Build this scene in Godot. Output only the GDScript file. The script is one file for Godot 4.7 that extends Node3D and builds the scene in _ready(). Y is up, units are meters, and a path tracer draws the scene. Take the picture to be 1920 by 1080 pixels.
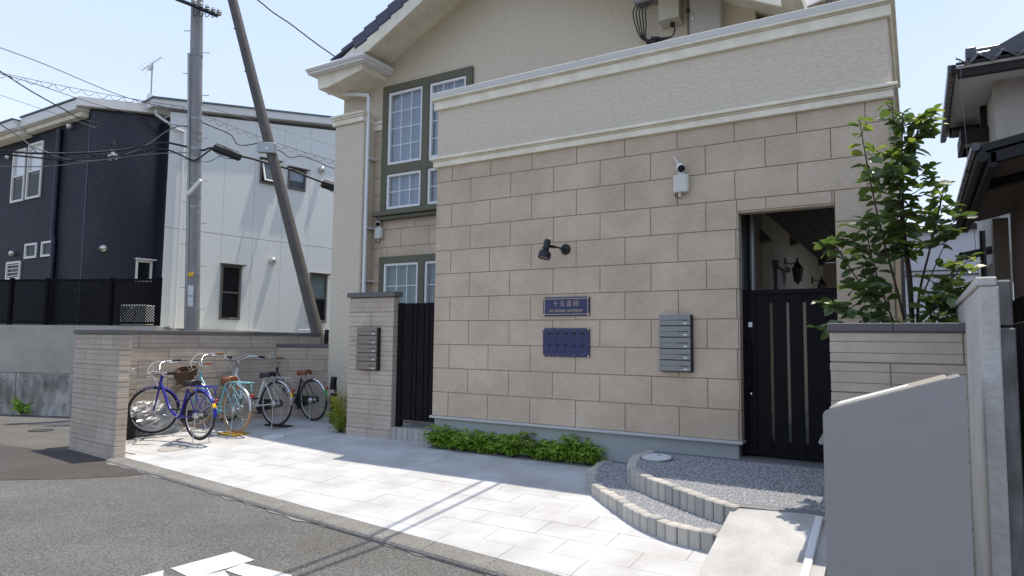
extends Node3D

# ---------------------------------------------------------------- mesh builder
class MB:
	var v := PackedVector3Array()
	var n := PackedVector3Array()
	func tri(a: Vector3, b: Vector3, c: Vector3) -> void:
		var nn := (b - a).cross(c - a)
		if nn.length_squared() < 1e-16:
			return
		nn = nn.normalized()
		v.append_array([a, c, b]); n.append_array([nn, nn, nn])
	func trin(a: Vector3, b: Vector3, c: Vector3, na: Vector3, nb: Vector3, nc: Vector3) -> void:
		v.append_array([a, c, b]); n.append_array([na, nc, nb])
	func quad(a: Vector3, b: Vector3, c: Vector3, d: Vector3) -> void:
		tri(a, b, c); tri(a, c, d)
	func quadn(a: Vector3, b: Vector3, c: Vector3, d: Vector3, na: Vector3, nb: Vector3, nc: Vector3, nd: Vector3) -> void:
		trin(a, b, c, na, nb, nc); trin(a, c, d, na, nc, nd)
	# box between two corners, in the axes of t, with chamfered edges when bevel > 0
	func box(lo: Vector3, hi: Vector3, bevel := 0.0, t := Transform3D()) -> void:
		var c := (lo + hi) * 0.5
		var h := (hi - lo) * 0.5
		var e := minf(bevel, minf(h.x, minf(h.y, h.z)) * 0.8)
		var axes := [Vector3(1, 0, 0), Vector3(0, 1, 0), Vector3(0, 0, 1)]
		for i in 3:
			var u: Vector3 = axes[(i + 1) % 3]
			var w: Vector3 = axes[(i + 2) % 3]
			var hu: float = h[(i + 1) % 3] - e
			var hw: float = h[(i + 2) % 3] - e
			for s in [-1.0, 1.0]:
				var o: Vector3 = c + axes[i] * (h[i] * s)
				var p := [o - u * hu - w * hw, o + u * hu - w * hw, o + u * hu + w * hw, o - u * hu + w * hw]
				if s < 0: p.reverse()
				quad(t * p[0], t * p[1], t * p[2], t * p[3])
		if e <= 0.0:
			return
		for i in 3:
			var j := (i + 1) % 3
			var k := (i + 2) % 3
			for sj in [-1.0, 1.0]:
				for sk in [-1.0, 1.0]:
					var p := []
					for q in [[-1.0, 0], [1.0, 0], [1.0, 1], [-1.0, 1]]:
						var r := Vector3()
						r[i] = (h[i] - e) * q[0]
						r[j] = sj * (h[j] - (e if q[1] == 1 else 0.0))
						r[k] = sk * (h[k] - (0.0 if q[1] == 1 else e))
						p.append(c + r)
					if sj * sk > 0: p.reverse()
					quad(t * p[3], t * p[2], t * p[1], t * p[0])
		for sx in [-1.0, 1.0]:
			for sy in [-1.0, 1.0]:
				for sz in [-1.0, 1.0]:
					var a := c + Vector3(sx * h.x, sy * (h.y - e), sz * (h.z - e))
					var b := c + Vector3(sx * (h.x - e), sy * h.y, sz * (h.z - e))
					var d := c + Vector3(sx * (h.x - e), sy * (h.y - e), sz * h.z)
					if sx * sy * sz > 0: tri(t * a, t * b, t * d)
					else: tri(t * a, t * d, t * b)
	# polygon (x, y) pushed along z from z0 to z1 in the axes of t
	func prism(poly: PackedVector2Array, z0: float, z1: float, t := Transform3D()) -> void:
		var p := poly.duplicate()
		if Geometry2D.is_polygon_clockwise(p): p.reverse()
		var ix := Geometry2D.triangulate_polygon(p)
		for i in range(0, ix.size(), 3):
			var a := p[ix[i]]
			var b := p[ix[i + 1]]
			var c := p[ix[i + 2]]
			if (b - a).cross(c - a) < 0:
				var k := b; b = c; c = k
			tri(t * Vector3(a.x, a.y, z1), t * Vector3(b.x, b.y, z1), t * Vector3(c.x, c.y, z1))
			tri(t * Vector3(a.x, a.y, z0), t * Vector3(c.x, c.y, z0), t * Vector3(b.x, b.y, z0))
		for i in p.size():
			var a := p[i]
			var b := p[(i + 1) % p.size()]
			quad(t * Vector3(a.x, a.y, z0), t * Vector3(b.x, b.y, z0), t * Vector3(b.x, b.y, z1), t * Vector3(a.x, a.y, z1))
	func tube(pts: Array, r, sides := 8, caps := true) -> void:
		var m := pts.size()
		var rings := []
		var norms := []
		var up := Vector3.UP
		for i in m:
			var d: Vector3 = (pts[mini(i + 1, m - 1)] - pts[maxi(i - 1, 0)]).normalized()
			if i == 0:
				up = Vector3.UP if absf(d.y) < 0.9 else Vector3.RIGHT
			var s := d.cross(up).normalized()
			up = s.cross(d).normalized()
			var rr: float = r if not (r is Array) else r[i]
			var ring := PackedVector3Array()
			var nr := PackedVector3Array()
			for k in sides:
				var a := TAU * k / sides
				var q := s * cos(a) + up * sin(a)
				nr.append(q); ring.append(pts[i] + q * rr)
			rings.append(ring); norms.append(nr)
		for i in m - 1:
			for k in sides:
				var l := (k + 1) % sides
				quadn(rings[i][k], rings[i + 1][k], rings[i + 1][l], rings[i][l], norms[i][k], norms[i + 1][k], norms[i + 1][l], norms[i][l])
		if caps:
			for k in range(1, sides - 1):
				tri(rings[0][0], rings[0][k], rings[0][k + 1])
				tri(rings[m - 1][0], rings[m - 1][k + 1], rings[m - 1][k])
	# profile of (radius, y) turned about the y axis of t
	func lathe(prof: Array, sides := 16, t := Transform3D()) -> void:
		for i in prof.size() - 1:
			var a: Vector2 = prof[i]
			var b: Vector2 = prof[i + 1]
			var d := (b - a)
			var nn := Vector2(d.y, -d.x).normalized()
			for k in sides:
				var p := TAU * k / sides
				var q := TAU * (k + 1) / sides
				var f := func(r: Vector2, g: float) -> Vector3: return t * Vector3(r.x * cos(g), r.y, r.x * sin(g))
				var fn := func(g: float) -> Vector3: return (t.basis * Vector3(nn.x * cos(g), nn.y, nn.x * sin(g))).normalized()
				var np: Vector3 = fn.call(p)
				var nq: Vector3 = fn.call(q)
				if b.x > 1e-6: trin(f.call(a, p), f.call(b, p), f.call(b, q), np, np, nq)
				if a.x > 1e-6: trin(f.call(a, p), f.call(b, q), f.call(a, q), np, nq, nq)
	func torus(R: float, r: float, t: Transform3D, seg := 40, sides := 8, flat := 1.0) -> void:
		for i in seg:
			for k in sides:
				var P := []
				var N := []
				for q in [[i, k], [i + 1, k], [i + 1, k + 1], [i, k + 1]]:
					var a: float = TAU * q[0] / seg
					var b: float = TAU * q[1] / sides
					var dir := Vector3(cos(a), sin(a), 0)
					N.append((t.basis * (dir * cos(b) + Vector3(0, 0, sin(b)))).normalized())
					P.append(t * (dir * (R + r * cos(b)) + Vector3(0, 0, r * sin(b) * flat)))
				quadn(P[0], P[1], P[2], P[3], N[0], N[1], N[2], N[3])
	func ball(c: Vector3, r: Vector3, seg := 14, rings := 8, t := Transform3D()) -> void:
		for i in rings:
			for k in seg:
				var P := []
				var N := []
				for q in [[i, k], [i + 1, k], [i + 1, k + 1], [i, k + 1]]:
					var a: float = PI * q[0] / rings
					var b: float = TAU * q[1] / seg
					var d := Vector3(sin(a) * cos(b), cos(a), sin(a) * sin(b))
					P.append(t * (c + d * r)); N.append((t.basis * (d / r)).normalized())
				quadn(P[0], P[3], P[2], P[1], N[0], N[3], N[2], N[1])
	func mesh(off := Vector3.ZERO) -> ArrayMesh:
		var a := []
		a.resize(Mesh.ARRAY_MAX)
		var w := v.duplicate()
		if off != Vector3.ZERO:
			for i in w.size(): w[i] -= off
		a[Mesh.ARRAY_VERTEX] = w
		a[Mesh.ARRAY_NORMAL] = n
		var m := ArrayMesh.new()
		m.add_surface_from_arrays(Mesh.PRIMITIVE_TRIANGLES, a)
		return m

var M := {}
var rng := RandomNumberGenerator.new()
var used := {}

# ---------------------------------------------------------------- scene tree helpers
func numbered(called: String) -> String:
	var k: int = used.get(called, 0)
	used[called] = k + 1
	return called if k == 0 else "%s_%03d" % [called, k]

func thing(called: String, label: String, category: String, at := Vector3.ZERO, turn := 0.0, group := "") -> Node3D:
	var o := Node3D.new()
	o.name = numbered(called)
	add_child(o)
	o.position = at
	o.rotation.y = turn
	o.set_meta("label", label); o.set_meta("category", category)
	if group: o.set_meta("group", group)
	return o

func tag(o: Node, label: String, category: String, group := "") -> Node:
	o.set_meta("label", label); o.set_meta("category", category)
	if group: o.set_meta("group", group)
	return o

# commits a builder as one mesh; its points are world points unless local is set
func put(called: String, b: MB, mat: Material, parent: Node3D = null, local := false) -> MeshInstance3D:
	var o := MeshInstance3D.new()
	var par: Node3D = self if parent == null else parent
	var off := Vector3.ZERO
	if not local:
		var q: Node = par
		while q != self:
			off += (q as Node3D).position
			q = q.get_parent()
	o.mesh = b.mesh(off)
	o.material_override = mat
	if parent == null: o.name = numbered(called)
	else:
		var nm := called
		var k := 1
		while par.has_node(nm):
			nm = "%s_%03d" % [called, k]
			k += 1
			if k > 40:
				nm = "%s_%03d" % [called, par.get_child_count() + 100]
				break
		o.name = nm
	par.add_child(o, true)
	return o

func struct(called: String, b: MB, mat: Material, label := "") -> MeshInstance3D:
	var o := put(called, b, mat)
	o.set_meta("kind", "structure")
	if label: o.set_meta("label", label)
	return o

func shared(called: String, mesh: Mesh, mat: Material, xf: Transform3D, parent: Node3D) -> MeshInstance3D:
	var o := MeshInstance3D.new()
	o.mesh = mesh
	o.material_override = mat
	o.transform = xf
	var c := parent.get_child_count()
	o.name = called if c == 0 else "%s_%03d" % [called, c]
	parent.add_child(o, true)
	return o

func V(x: float, y: float, z: float) -> Vector3:
	return Vector3(x, y, z)

# axes at a point: local x along dir (in plan), y up, z = outward normal
func axes(o: Vector3, dir: Vector3) -> Transform3D:
	var z := dir.cross(Vector3.UP).normalized()
	return Transform3D(Basis(dir, Vector3.UP, z), o)

func arc(a: Vector3, b: Vector3, sag: float, k := 12) -> Array:
	var p := []
	for i in k + 1:
		var t := float(i) / k
		p.append(a.lerp(b, t) + Vector3(0, -sag * 4.0 * t * (1.0 - t), 0))
	return p

func smooth_path(pts: Array, per := 6) -> Array:
	var c := Curve3D.new()
	for i in pts.size():
		var tn := Vector3.ZERO
		if i > 0 and i < pts.size() - 1: tn = (pts[i + 1] - pts[i - 1]) / 6.0
		c.add_point(pts[i], -tn, tn)
	var out := []
	for i in pts.size() - 1:
		for k in per:
			out.append(c.sample(i, float(k) / per))
	out.append(pts[-1])
	return out

# ---------------------------------------------------------------- materials
func lin(r: float, g: float, b: float) -> Color:
	return Color(r, g, b).linear_to_srgb()

func noise(sd: int, freq: float, oct := 4, type := FastNoiseLite.TYPE_SIMPLEX_SMOOTH) -> FastNoiseLite:
	var f := FastNoiseLite.new()
	f.seed = sd; f.frequency = freq; f.fractal_octaves = oct; f.noise_type = type
	return f

func nimg(sd: int, freq: float, oct := 4, w := 256, h := 256, type := FastNoiseLite.TYPE_SIMPLEX_SMOOTH) -> Image:
	var im := noise(sd, freq, oct, type).get_seamless_image(w, h)
	im.convert(Image.FORMAT_L8)
	return im

# grey texture: weighted sum of grey images, run between two tones
func mix_tex(parts: Array, lo: Color, hi: Color, size := 512, gain := 1.0) -> ImageTexture:
	var ims := []
	for p in parts:
		var im: Image = p[0]
		im = im.duplicate()
		im.resize(size, size, Image.INTERPOLATE_BILINEAR)
		ims.append(im.get_data())
	var out := PackedByteArray()
	out.resize(size * size * 3)
	for i in size * size:
		var s := 0.0
		for k in parts.size():
			s += ims[k][i] / 255.0 * parts[k][1]
		s = clampf((s - 0.5) * gain + 0.5, 0.0, 1.0)
		out[i * 3] = int(255.0 * lerpf(lo.r, hi.r, s)); out[i * 3 + 1] = int(255.0 * lerpf(lo.g, hi.g, s)); out[i * 3 + 2] = int(255.0 * lerpf(lo.b, hi.b, s))
	return ImageTexture.create_from_image(Image.create_from_data(size, size, false, Image.FORMAT_RGB8, out))

func bump_tex(parts: Array, size := 512, strength := 2.0, gain := 1.0) -> ImageTexture:
	var t := mix_tex(parts, Color(0, 0, 0), Color(1, 1, 1), size, gain)
	var im := t.get_image()
	im.convert(Image.FORMAT_RGBA8)
	im.bump_map_to_normal_map(strength)
	return ImageTexture.create_from_image(im)

var T := {}
func mat(called: String, c: Color, rough := 0.8, metal := 0.0, tex := "", scale := 1.0, nrm := "", nscale := 1.0, ndepth := 1.0) -> StandardMaterial3D:
	var m := StandardMaterial3D.new()
	m.resource_name = called
	m.albedo_color = c
	m.roughness = rough
	m.metallic = metal
	if tex or nrm:
		m.uv1_triplanar = true
		m.uv1_scale = Vector3.ONE * scale
		m.uv1_triplanar_sharpness = 8.0
	if tex: m.albedo_texture = T[tex]
	if nrm:
		m.normal_enabled = true
		m.normal_texture = T[nrm]
		m.normal_scale = ndepth
	M[called] = m
	return m

func detail(m: StandardMaterial3D, tex: String, scale: float) -> void:
	m.detail_enabled = true
	m.detail_blend_mode = BaseMaterial3D.BLEND_MODE_MUL
	m.detail_albedo = T[tex]
	m.detail_uv_layer = BaseMaterial3D.DETAIL_UV_2
	m.uv2_triplanar = true
	m.uv2_scale = Vector3.ONE * scale
	m.uv2_triplanar_sharpness = 8.0

func make_materials() -> void:
	var fine := nimg(1, 0.35, 2)
	var grain := nimg(2, 0.9, 1, 256, 256, FastNoiseLite.TYPE_VALUE)
	var mid := nimg(3, 0.05, 4)
	var big := nimg(4, 0.012, 4)
	var streak := nimg(5, 0.07, 3, 64, 256)
	var streak2 := nimg(6, 0.12, 3, 48, 256)
	var vstreak := nimg(7, 0.05, 4, 256, 90)
	var stucco := nimg(8, 0.06, 4, 128, 256)
	var G := func(a: float) -> Color: return Color(a, a, a)
	T.panel = mix_tex([[streak, 0.35], [streak2, 0.3], [grain, 0.2], [mid, 0.15]], Color(0.91, 0.90, 0.885), Color(1, 1, 1), 512, 1.7)
	T.panel_n = bump_tex([[streak2, 0.5], [streak, 0.3], [grain, 0.2]], 512, 1.6)
	T.stucco = mix_tex([[stucco, 0.5], [grain, 0.25], [mid, 0.25]], G.call(0.92), G.call(1.0), 512, 1.5)
	T.stucco_n = bump_tex([[stucco, 0.75], [fine, 0.25]], 512, 4.0, 1.5)
	T.asphalt = mix_tex([[grain, 0.75], [fine, 0.25]], Color(0.52, 0.51, 0.5), Color(1.0, 1.0, 0.99), 512, 1.9)
	T.asphalt_n = bump_tex([[grain, 0.6], [fine, 0.4]], 512, 4.0)
	T.speckle = mix_tex([[grain, 0.7], [fine, 0.3]], G.call(0.84), G.call(1.0), 512, 1.4)
	T.speckle_n = bump_tex([[grain, 0.6], [fine, 0.4]], 512, 2.0)
	T.mottle = mix_tex([[big, 0.7], [mid, 0.3]], Color(0.91, 0.90, 0.885), G.call(1.0), 512, 1.6)
	T.dirt = mix_tex([[nimg(14, 0.016, 5), 0.8], [mid, 0.2]], Color(0.89, 0.882, 0.87), G.call(1.0), 512, 1.7)
	T.stain = mix_tex([[vstreak, 0.5], [big, 0.5]], Color(0.62, 0.615, 0.605), G.call(1.0), 512, 1.8)
	T.block_n = bump_tex([[grain, 0.35], [fine, 0.65]], 512, 5.0)
	T.wear = mix_tex([[nimg(21, 0.03, 5), 0.6], [grain, 0.4]], Color(0.34, 0.33, 0.32), Color(1, 1, 1), 512, 3.2)
	for q in 1:
		var wi: Image = (T.wear as ImageTexture).get_image()
		for yy in 512:
			for xx in 512:
				var pc := wi.get_pixel(xx, yy)
				wi.set_pixel(xx, yy, Color(1, 1, 1).lerp(pc, 0.10) if pc.r > 0.26 else pc.lerp(Color(1, 1, 1), 0.45))
		T.wear = ImageTexture.create_from_image(wi)
	T.crumple_n = bump_tex([[nimg(15, 0.02, 5), 1.0]], 512, 14.0)

	detail(mat("panel", lin(0.605, 0.505, 0.395), 0.9, 0, "panel", 2.0, "panel_n", 1, 0.7), "mottle", 0.35)
	detail(mat("panel_b", lin(0.60, 0.50, 0.391), 0.9, 0, "panel", 2.3, "panel_n", 1, 0.7), "mottle", 0.35)
	detail(mat("panel_c", lin(0.61, 0.509, 0.399), 0.9, 0, "panel", 1.8, "panel_n", 1, 0.7), "mottle", 0.35)
	mat("panel_joint", lin(0.33, 0.26, 0.19), 0.95)
	mat("stucco", lin(0.665, 0.59, 0.465), 0.92, 0, "stucco", 1.5, "stucco_n", 1, 1.0)
	mat("trim", lin(0.83, 0.775, 0.64), 0.75, 0, "mottle", 0.8)
	mat("cap_trim", lin(0.58, 0.565, 0.52), 0.9)
	mat("white_trim", lin(0.74, 0.73, 0.72), 0.55)
	mat("foundation", lin(0.40, 0.425, 0.425), 0.9, 0, "speckle", 2.0, "speckle_n", 1, 0.4)
	mat("ledge", lin(0.45, 0.455, 0.45), 0.85)
	mat("olive", lin(0.105, 0.104, 0.066), 0.6)
	mat("sash", lin(0.72, 0.73, 0.72), 0.4)
	mat("muntin", lin(0.75, 0.77, 0.78), 0.4)
	var g := mat("glass", Color(0.75, 0.82, 0.85, 0.12), 0.02)
	g.transparency = BaseMaterial3D.TRANSPARENCY_ALPHA
	g = mat("dark_glass", Color(0.10, 0.11, 0.12, 0.55), 0.04)
	g.transparency = BaseMaterial3D.TRANSPARENCY_ALPHA
	g.metallic_specular = 0.3
	mat("curtain", lin(0.25, 0.305, 0.40), 0.95)
	mat("curtain_green", lin(0.12, 0.19, 0.18), 0.95)
	mat("dark_room", lin(0.015, 0.016, 0.02), 0.8)
	mat("gate", lin(0.008, 0.008, 0.010), 0.55).metallic_specular = 0.22
	mat("black_metal", lin(0.012, 0.013, 0.016), 0.4, 0.3)
	mat("black_rubber", lin(0.015, 0.015, 0.016), 0.75)
	mat("black_cable", lin(0.012, 0.012, 0.014), 0.6)
	mat("grey_cable", lin(0.16, 0.16, 0.165), 0.6)
	mat("blue_cable", lin(0.04, 0.14, 0.28), 0.6)
	mat("navy_plate", lin(0.022, 0.027, 0.095), 0.4)
	mat("navy_dark", lin(0.010, 0.012, 0.03), 0.5)
	mat("gold", lin(0.55, 0.42, 0.26), 0.45, 0.2)
	mat("silver_box", lin(0.23, 0.235, 0.23), 0.5, 0.2)
	mat("bronze_box", lin(0.215, 0.185, 0.155), 0.5, 0.2)
	mat("dim_print", lin(0.24, 0.23, 0.24), 0.6)
	mat("white_label", lin(0.7, 0.72, 0.73), 0.5)
	mat("beige_plastic", lin(0.56, 0.555, 0.50), 0.5)
	mat("cream_box", lin(0.50, 0.47, 0.37), 0.6)
	mat("grey_cabinet", lin(0.42, 0.395, 0.355), 0.5)
	mat("white_plastic", lin(0.72, 0.72, 0.72), 0.35)
	var pv := mat("paving", lin(0.615, 0.615, 0.614), 0.85, 0, "speckle", 3.2, "speckle_n", 1, 0.35)
	detail(pv, "dirt", 0.37)
	detail(mat("paving_b", lin(0.608, 0.609, 0.61), 0.85, 0, "speckle", 2.9, "speckle_n", 1, 0.35), "dirt", 0.37)
	detail(mat("paving_c", lin(0.622, 0.622, 0.62), 0.85, 0, "speckle", 3.4, "speckle_n", 1, 0.35), "dirt", 0.37)
	mat("paving_joint", lin(0.43, 0.425, 0.42), 0.95)
	detail(mat("curb", lin(0.36, 0.35, 0.33), 0.92, 0, "asphalt", 1.6, "asphalt_n", 1, 0.7), "mottle", 0.7)
	detail(mat("asphalt", lin(0.212, 0.209, 0.203), 0.93, 0, "asphalt", 0.9, "asphalt_n", 1, 0.8), "mottle", 0.23)
	detail(mat("asphalt_brown", lin(0.125, 0.105, 0.10), 0.93, 0, "asphalt", 1.1, "asphalt_n", 1, 0.6), "mottle", 0.3)
	detail(mat("asphalt_light", lin(0.205, 0.196, 0.182), 0.93, 0, "asphalt", 0.9, "asphalt_n", 1, 0.8), "mottle", 0.3)
	detail(mat("road_paint", lin(0.60, 0.595, 0.575), 0.8, 0, "wear", 1.1), "mottle", 1.7)
	mat("sand", lin(0.235, 0.222, 0.20), 0.95, 0, "speckle", 3.0)
	detail(mat("block", lin(0.62, 0.53, 0.435), 0.93, 0, "speckle", 2.2, "block_n", 1, 0.9), "mottle", 0.6)
	detail(mat("block_b", lin(0.595, 0.508, 0.42), 0.93, 0, "speckle", 2.5, "block_n", 1, 0.9), "mottle", 0.7)
	detail(mat("block_c", lin(0.64, 0.55, 0.455), 0.93, 0, "speckle", 2.0, "block_n", 1, 0.9), "mottle", 0.5)
	mat("mortar", lin(0.27, 0.235, 0.205), 0.95)
	mat("cap", lin(0.15, 0.14, 0.14), 0.85, 0, "speckle", 2.4, "speckle_n", 1, 0.5)
	mat("granite", lin(0.50, 0.475, 0.43), 0.9, 0, "speckle", 3.0, "block_n", 1, 0.9)
	mat("granite_b", lin(0.43, 0.415, 0.385), 0.9, 0, "speckle", 2.7, "block_n", 1, 0.9)
	mat("granite_c", lin(0.57, 0.53, 0.47), 0.9, 0, "speckle", 3.2, "block_n", 1, 0.9)
	mat("gravel_bed", lin(0.34, 0.345, 0.365), 0.9, 0, "asphalt", 3.0, "asphalt_n", 1, 1.0)
	mat("pebble", lin(0.44, 0.445, 0.465), 0.75)
	mat("pebble_pale", lin(0.52, 0.52, 0.515), 0.75)
	mat("pebble_dark", lin(0.34, 0.345, 0.37), 0.75)
	detail(mat("ramp", lin(0.56, 0.552, 0.538), 0.88, 0, "speckle", 1.5), "dirt", 0.5)
	mat("soil", lin(0.035, 0.022, 0.016), 0.98, 0, "asphalt", 2.0, "asphalt_n")
	detail(mat("retaining_upper", lin(0.47, 0.455, 0.39), 0.92, 0, "speckle", 1.0), "mottle", 0.3)
	detail(mat("retaining_lower", lin(0.47, 0.455, 0.425), 0.92, 0, "stain", 0.45, "speckle_n", 1, 0.5), "mottle", 0.6)
	mat("lattice", lin(0.006, 0.0055, 0.006), 0.7).metallic_specular = 0.2
	detail(mat("pole", lin(0.36, 0.365, 0.37), 0.85, 0, "speckle", 2.0, "speckle_n", 1, 0.4), "mottle", 0.8)
	detail(mat("strut", lin(0.13, 0.122, 0.115), 0.85, 0, "speckle", 2.0, "speckle_n", 1, 0.4), "mottle", 0.8)
	mat("galv", lin(0.36, 0.37, 0.37), 0.45, 0.6)
	mat("navy_siding", lin(0.017, 0.019, 0.030), 0.55).metallic_specular = 0.35
	mat("navy_gloss", lin(0.016, 0.018, 0.029), 0.30).metallic_specular = 0.6
	mat("white_siding", lin(0.70, 0.71, 0.675), 0.8)
	mat("fascia", lin(0.70, 0.685, 0.65), 0.6)
	mat("roof_metal", lin(0.10, 0.13, 0.14), 0.5, 0.3)
	mat("bronze_frame", lin(0.14, 0.125, 0.115), 0.5, 0.2)
	mat("steel_ball", lin(0.55, 0.53, 0.50), 0.25, 0.9)
	mat("roof_tile", lin(0.050, 0.049, 0.082), 0.5)
	mat("jp_tile", lin(0.06, 0.062, 0.072), 0.25)
	mat("jp_wood", lin(0.012, 0.010, 0.010), 0.7)
	mat("jp_wall", lin(0.46, 0.445, 0.43), 0.9, 0, "mottle", 0.5)
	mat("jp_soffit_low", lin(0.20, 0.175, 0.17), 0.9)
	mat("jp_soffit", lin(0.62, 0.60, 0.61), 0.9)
	mat("far_wall", lin(0.46, 0.47, 0.50), 0.9)
	detail(mat("boundary", lin(0.61, 0.592, 0.56), 0.9, 0, "stucco", 1.6, "stucco_n", 1, 0.5), "mottle", 0.5)
	detail(mat("old_concrete", lin(0.34, 0.335, 0.33), 0.92, 0, "stain", 0.6), "mottle", 0.9)
	mat("locker", lin(0.285, 0.272, 0.266), 0.34, 0, "", 0.45, "crumple_n", 1, 0.06)
	mat("locker_top", lin(0.36, 0.33, 0.28), 0.35)
	mat("lantern_glass", lin(0.10, 0.075, 0.06), 0.3)
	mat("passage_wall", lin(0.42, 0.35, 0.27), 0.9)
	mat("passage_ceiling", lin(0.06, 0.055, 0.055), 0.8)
	mat("disc_white", lin(0.74, 0.75, 0.75), 0.7, 0, "speckle", 3.0)
	mat("disc_stone", lin(0.42, 0.39, 0.35), 0.8, 0, "speckle", 3.0)
	mat("iron", lin(0.05, 0.046, 0.042), 0.7, 0.3)
	mat("bark", lin(0.075, 0.055, 0.042), 0.9, 0, "speckle", 6.0)
	var leafs := {"leaf": [0.080, 0.118, 0.032], "leaf_b": [0.050, 0.082, 0.026], "leaf_c": [0.15, 0.185, 0.045], "leaf_d": [0.27, 0.24, 0.07],
		"nandina": [0.14, 0.24, 0.03], "nandina_b": [0.20, 0.31, 0.045], "nandina_c": [0.11, 0.10, 0.028], "yellow_leaf": [0.30, 0.29, 0.04], "yellow_leaf_b": [0.17, 0.22, 0.035]}
	for k in leafs:
		var c: Array = leafs[k]
		var lm := mat(k, lin(c[0], c[1], c[2]), 0.38 if k.begins_with("leaf") else 0.55)
		lm.backlight_enabled = true
		lm.backlight = lin(c[0] * 1.7, c[1] * 1.7, c[2] * 0.8)
		lm.cull_mode = BaseMaterial3D.CULL_DISABLED
	mat("chrome", lin(0.62, 0.62, 0.62), 0.22, 0.95)
	mat("aluminium", lin(0.50, 0.50, 0.51), 0.35, 0.8)
	mat("tyre", lin(0.02, 0.02, 0.021), 0.8)
	mat("tan_tyre", lin(0.34, 0.20, 0.10), 0.8)
	mat("blue_paint", lin(0.022, 0.024, 0.27), 0.28)
	mat("mint_paint", lin(0.20, 0.46, 0.50), 0.3)
	mat("white_paint", lin(0.66, 0.68, 0.66), 0.3)
	mat("black_paint", lin(0.02, 0.02, 0.022), 0.3)
	mat("brown_leather", lin(0.22, 0.075, 0.03), 0.5)
	mat("black_saddle", lin(0.018, 0.018, 0.022), 0.5)
	mat("wicker", lin(0.10, 0.055, 0.03), 0.8)
	mat("wire_silver", lin(0.42, 0.42, 0.42), 0.4, 0.6)
	mat("red_reflector", lin(0.40, 0.012, 0.02), 0.25)
	mat("yellow_sticker", lin(0.75, 0.46, 0.02), 0.5)
	mat("green_sticker", lin(0.05, 0.42, 0.08), 0.5)
	mat("orange_mat", lin(0.42, 0.25, 0.03), 0.7)
	var sf := mat("silver_foil", lin(0.55, 0.55, 0.55), 0.45, 0.4, "", 1.2, "crumple_n", 1, 0.4)
	sf.uv1_scale = Vector3.ONE * 1.5

# ---------------------------------------------------------------- wall cladding
func cut(r: Rect2, holes: Array) -> Array:
	var todo := [r]
	for h in holes:
		var nxt := []
		for q in todo:
			if not q.intersects(h):
				nxt.append(q)
				continue
			var x0: float = maxf(q.position.x, h.position.x)
			var x1: float = minf(q.end.x, h.end.x)
			if h.position.x > q.position.x: nxt.append(Rect2(q.position, Vector2(h.position.x - q.position.x, q.size.y)))
			if h.end.x < q.end.x: nxt.append(Rect2(Vector2(h.end.x, q.position.y), Vector2(q.end.x - h.end.x, q.size.y)))
			if h.position.y > q.position.y: nxt.append(Rect2(Vector2(x0, q.position.y), Vector2(x1 - x0, h.position.y - q.position.y)))
			if h.end.y < q.end.y: nxt.append(Rect2(Vector2(x0, h.end.y), Vector2(x1 - x0, q.end.y - h.end.y)))
		todo = nxt
	return todo

# cladding panels on the plane z = 0 of t, in rows that hang from top
func panels(parent: Node3D, t: Transform3D, area: Rect2, kx: float, top: float, holes: Array, first := 0) -> void:
	var hw := 0.298
	var h := 0.303
	var mats := [M.panel, M.panel_b, M.panel_c, M.panel]
	for row in range(-40, 60):
		var yb := top - (row + 1) * h
		if yb > area.end.y or yb + h < area.position.y: continue
		for k in range(-60, 60):
			if posmod(k + row + 1 + first, 2) != 0: continue
			var r := Rect2(kx + k * hw, yb, hw * 2, h).intersection(area)
			if r.size.x < 0.02 or r.size.y < 0.02: continue
			for q in cut(r, holes):
				if q.size.x < 0.015 or q.size.y < 0.015: continue
				var b := MB.new()
				b.box(V(q.position.x + 0.0035, q.position.y + 0.0035, 0.0), V(q.end.x - 0.0035, q.end.y - 0.0035, 0.012 + rng.randf() * 0.0012), 0.002, t)
				put("panel", b, mats[rng.randi() % 4], parent)

# moulding: steps of [y0, y1, projection] along the front (z = zf) and back along the right end
func moulding(called: String, parent: Node3D, x0: float, x1: float, zf: float, zb_l: float, zb_r: float, steps: Array, m: Material) -> void:
	var b := MB.new()
	for s in steps:
		var p: float = s[2]
		b.box(V(x0 - p, s[0], zf - 0.05), V(x1 + p, s[1], zf + p), 0.006)
		b.box(V(x1 - 0.03, s[0], zb_r), V(x1 + p, s[1], zf - 0.05), 0.006)
		if zb_l < zf - 0.05: b.box(V(x0 - p, s[0], zb_l), V(x0 + 0.03, s[1], zf - 0.05), 0.006)
	put(called, b, m, parent)

func curtain(parent: Node3D, x0: float, x1: float, y0: float, y1: float, z: float, m: Material) -> void:
	var b := MB.new()
	var k := int((x1 - x0) / 0.012)
	for i in k:
		var f := func(j: int) -> Vector3:
			var x := x0 + (x1 - x0) * j / k
			return V(x, 0, z + 0.012 * sin(x * 62.0) + 0.008 * sin(x * 27.0 + 1.0))
		var a: Vector3 = f.call(i)
		var c: Vector3 = f.call(i + 1)
		b.quad(V(a.x, y0, a.z), V(c.x, y0, c.z), V(c.x, y1, c.z), V(a.x, y1, a.z))
	put("curtain", b, m, parent)

func frame_rect(b: MB, x0: float, x1: float, y0: float, y1: float, w: float, z0: float, z1: float, bev := 0.004) -> void:
	b.box(V(x0, y0, z0), V(x0 + w, y1, z1), bev); b.box(V(x1 - w, y0, z0), V(x1, y1, z1), bev)
	b.box(V(x0 + w, y0, z0), V(x1 - w, y0 + w, z1), bev); b.box(V(x0 + w, y1 - w, z0), V(x1 - w, y1, z1), bev)

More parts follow.
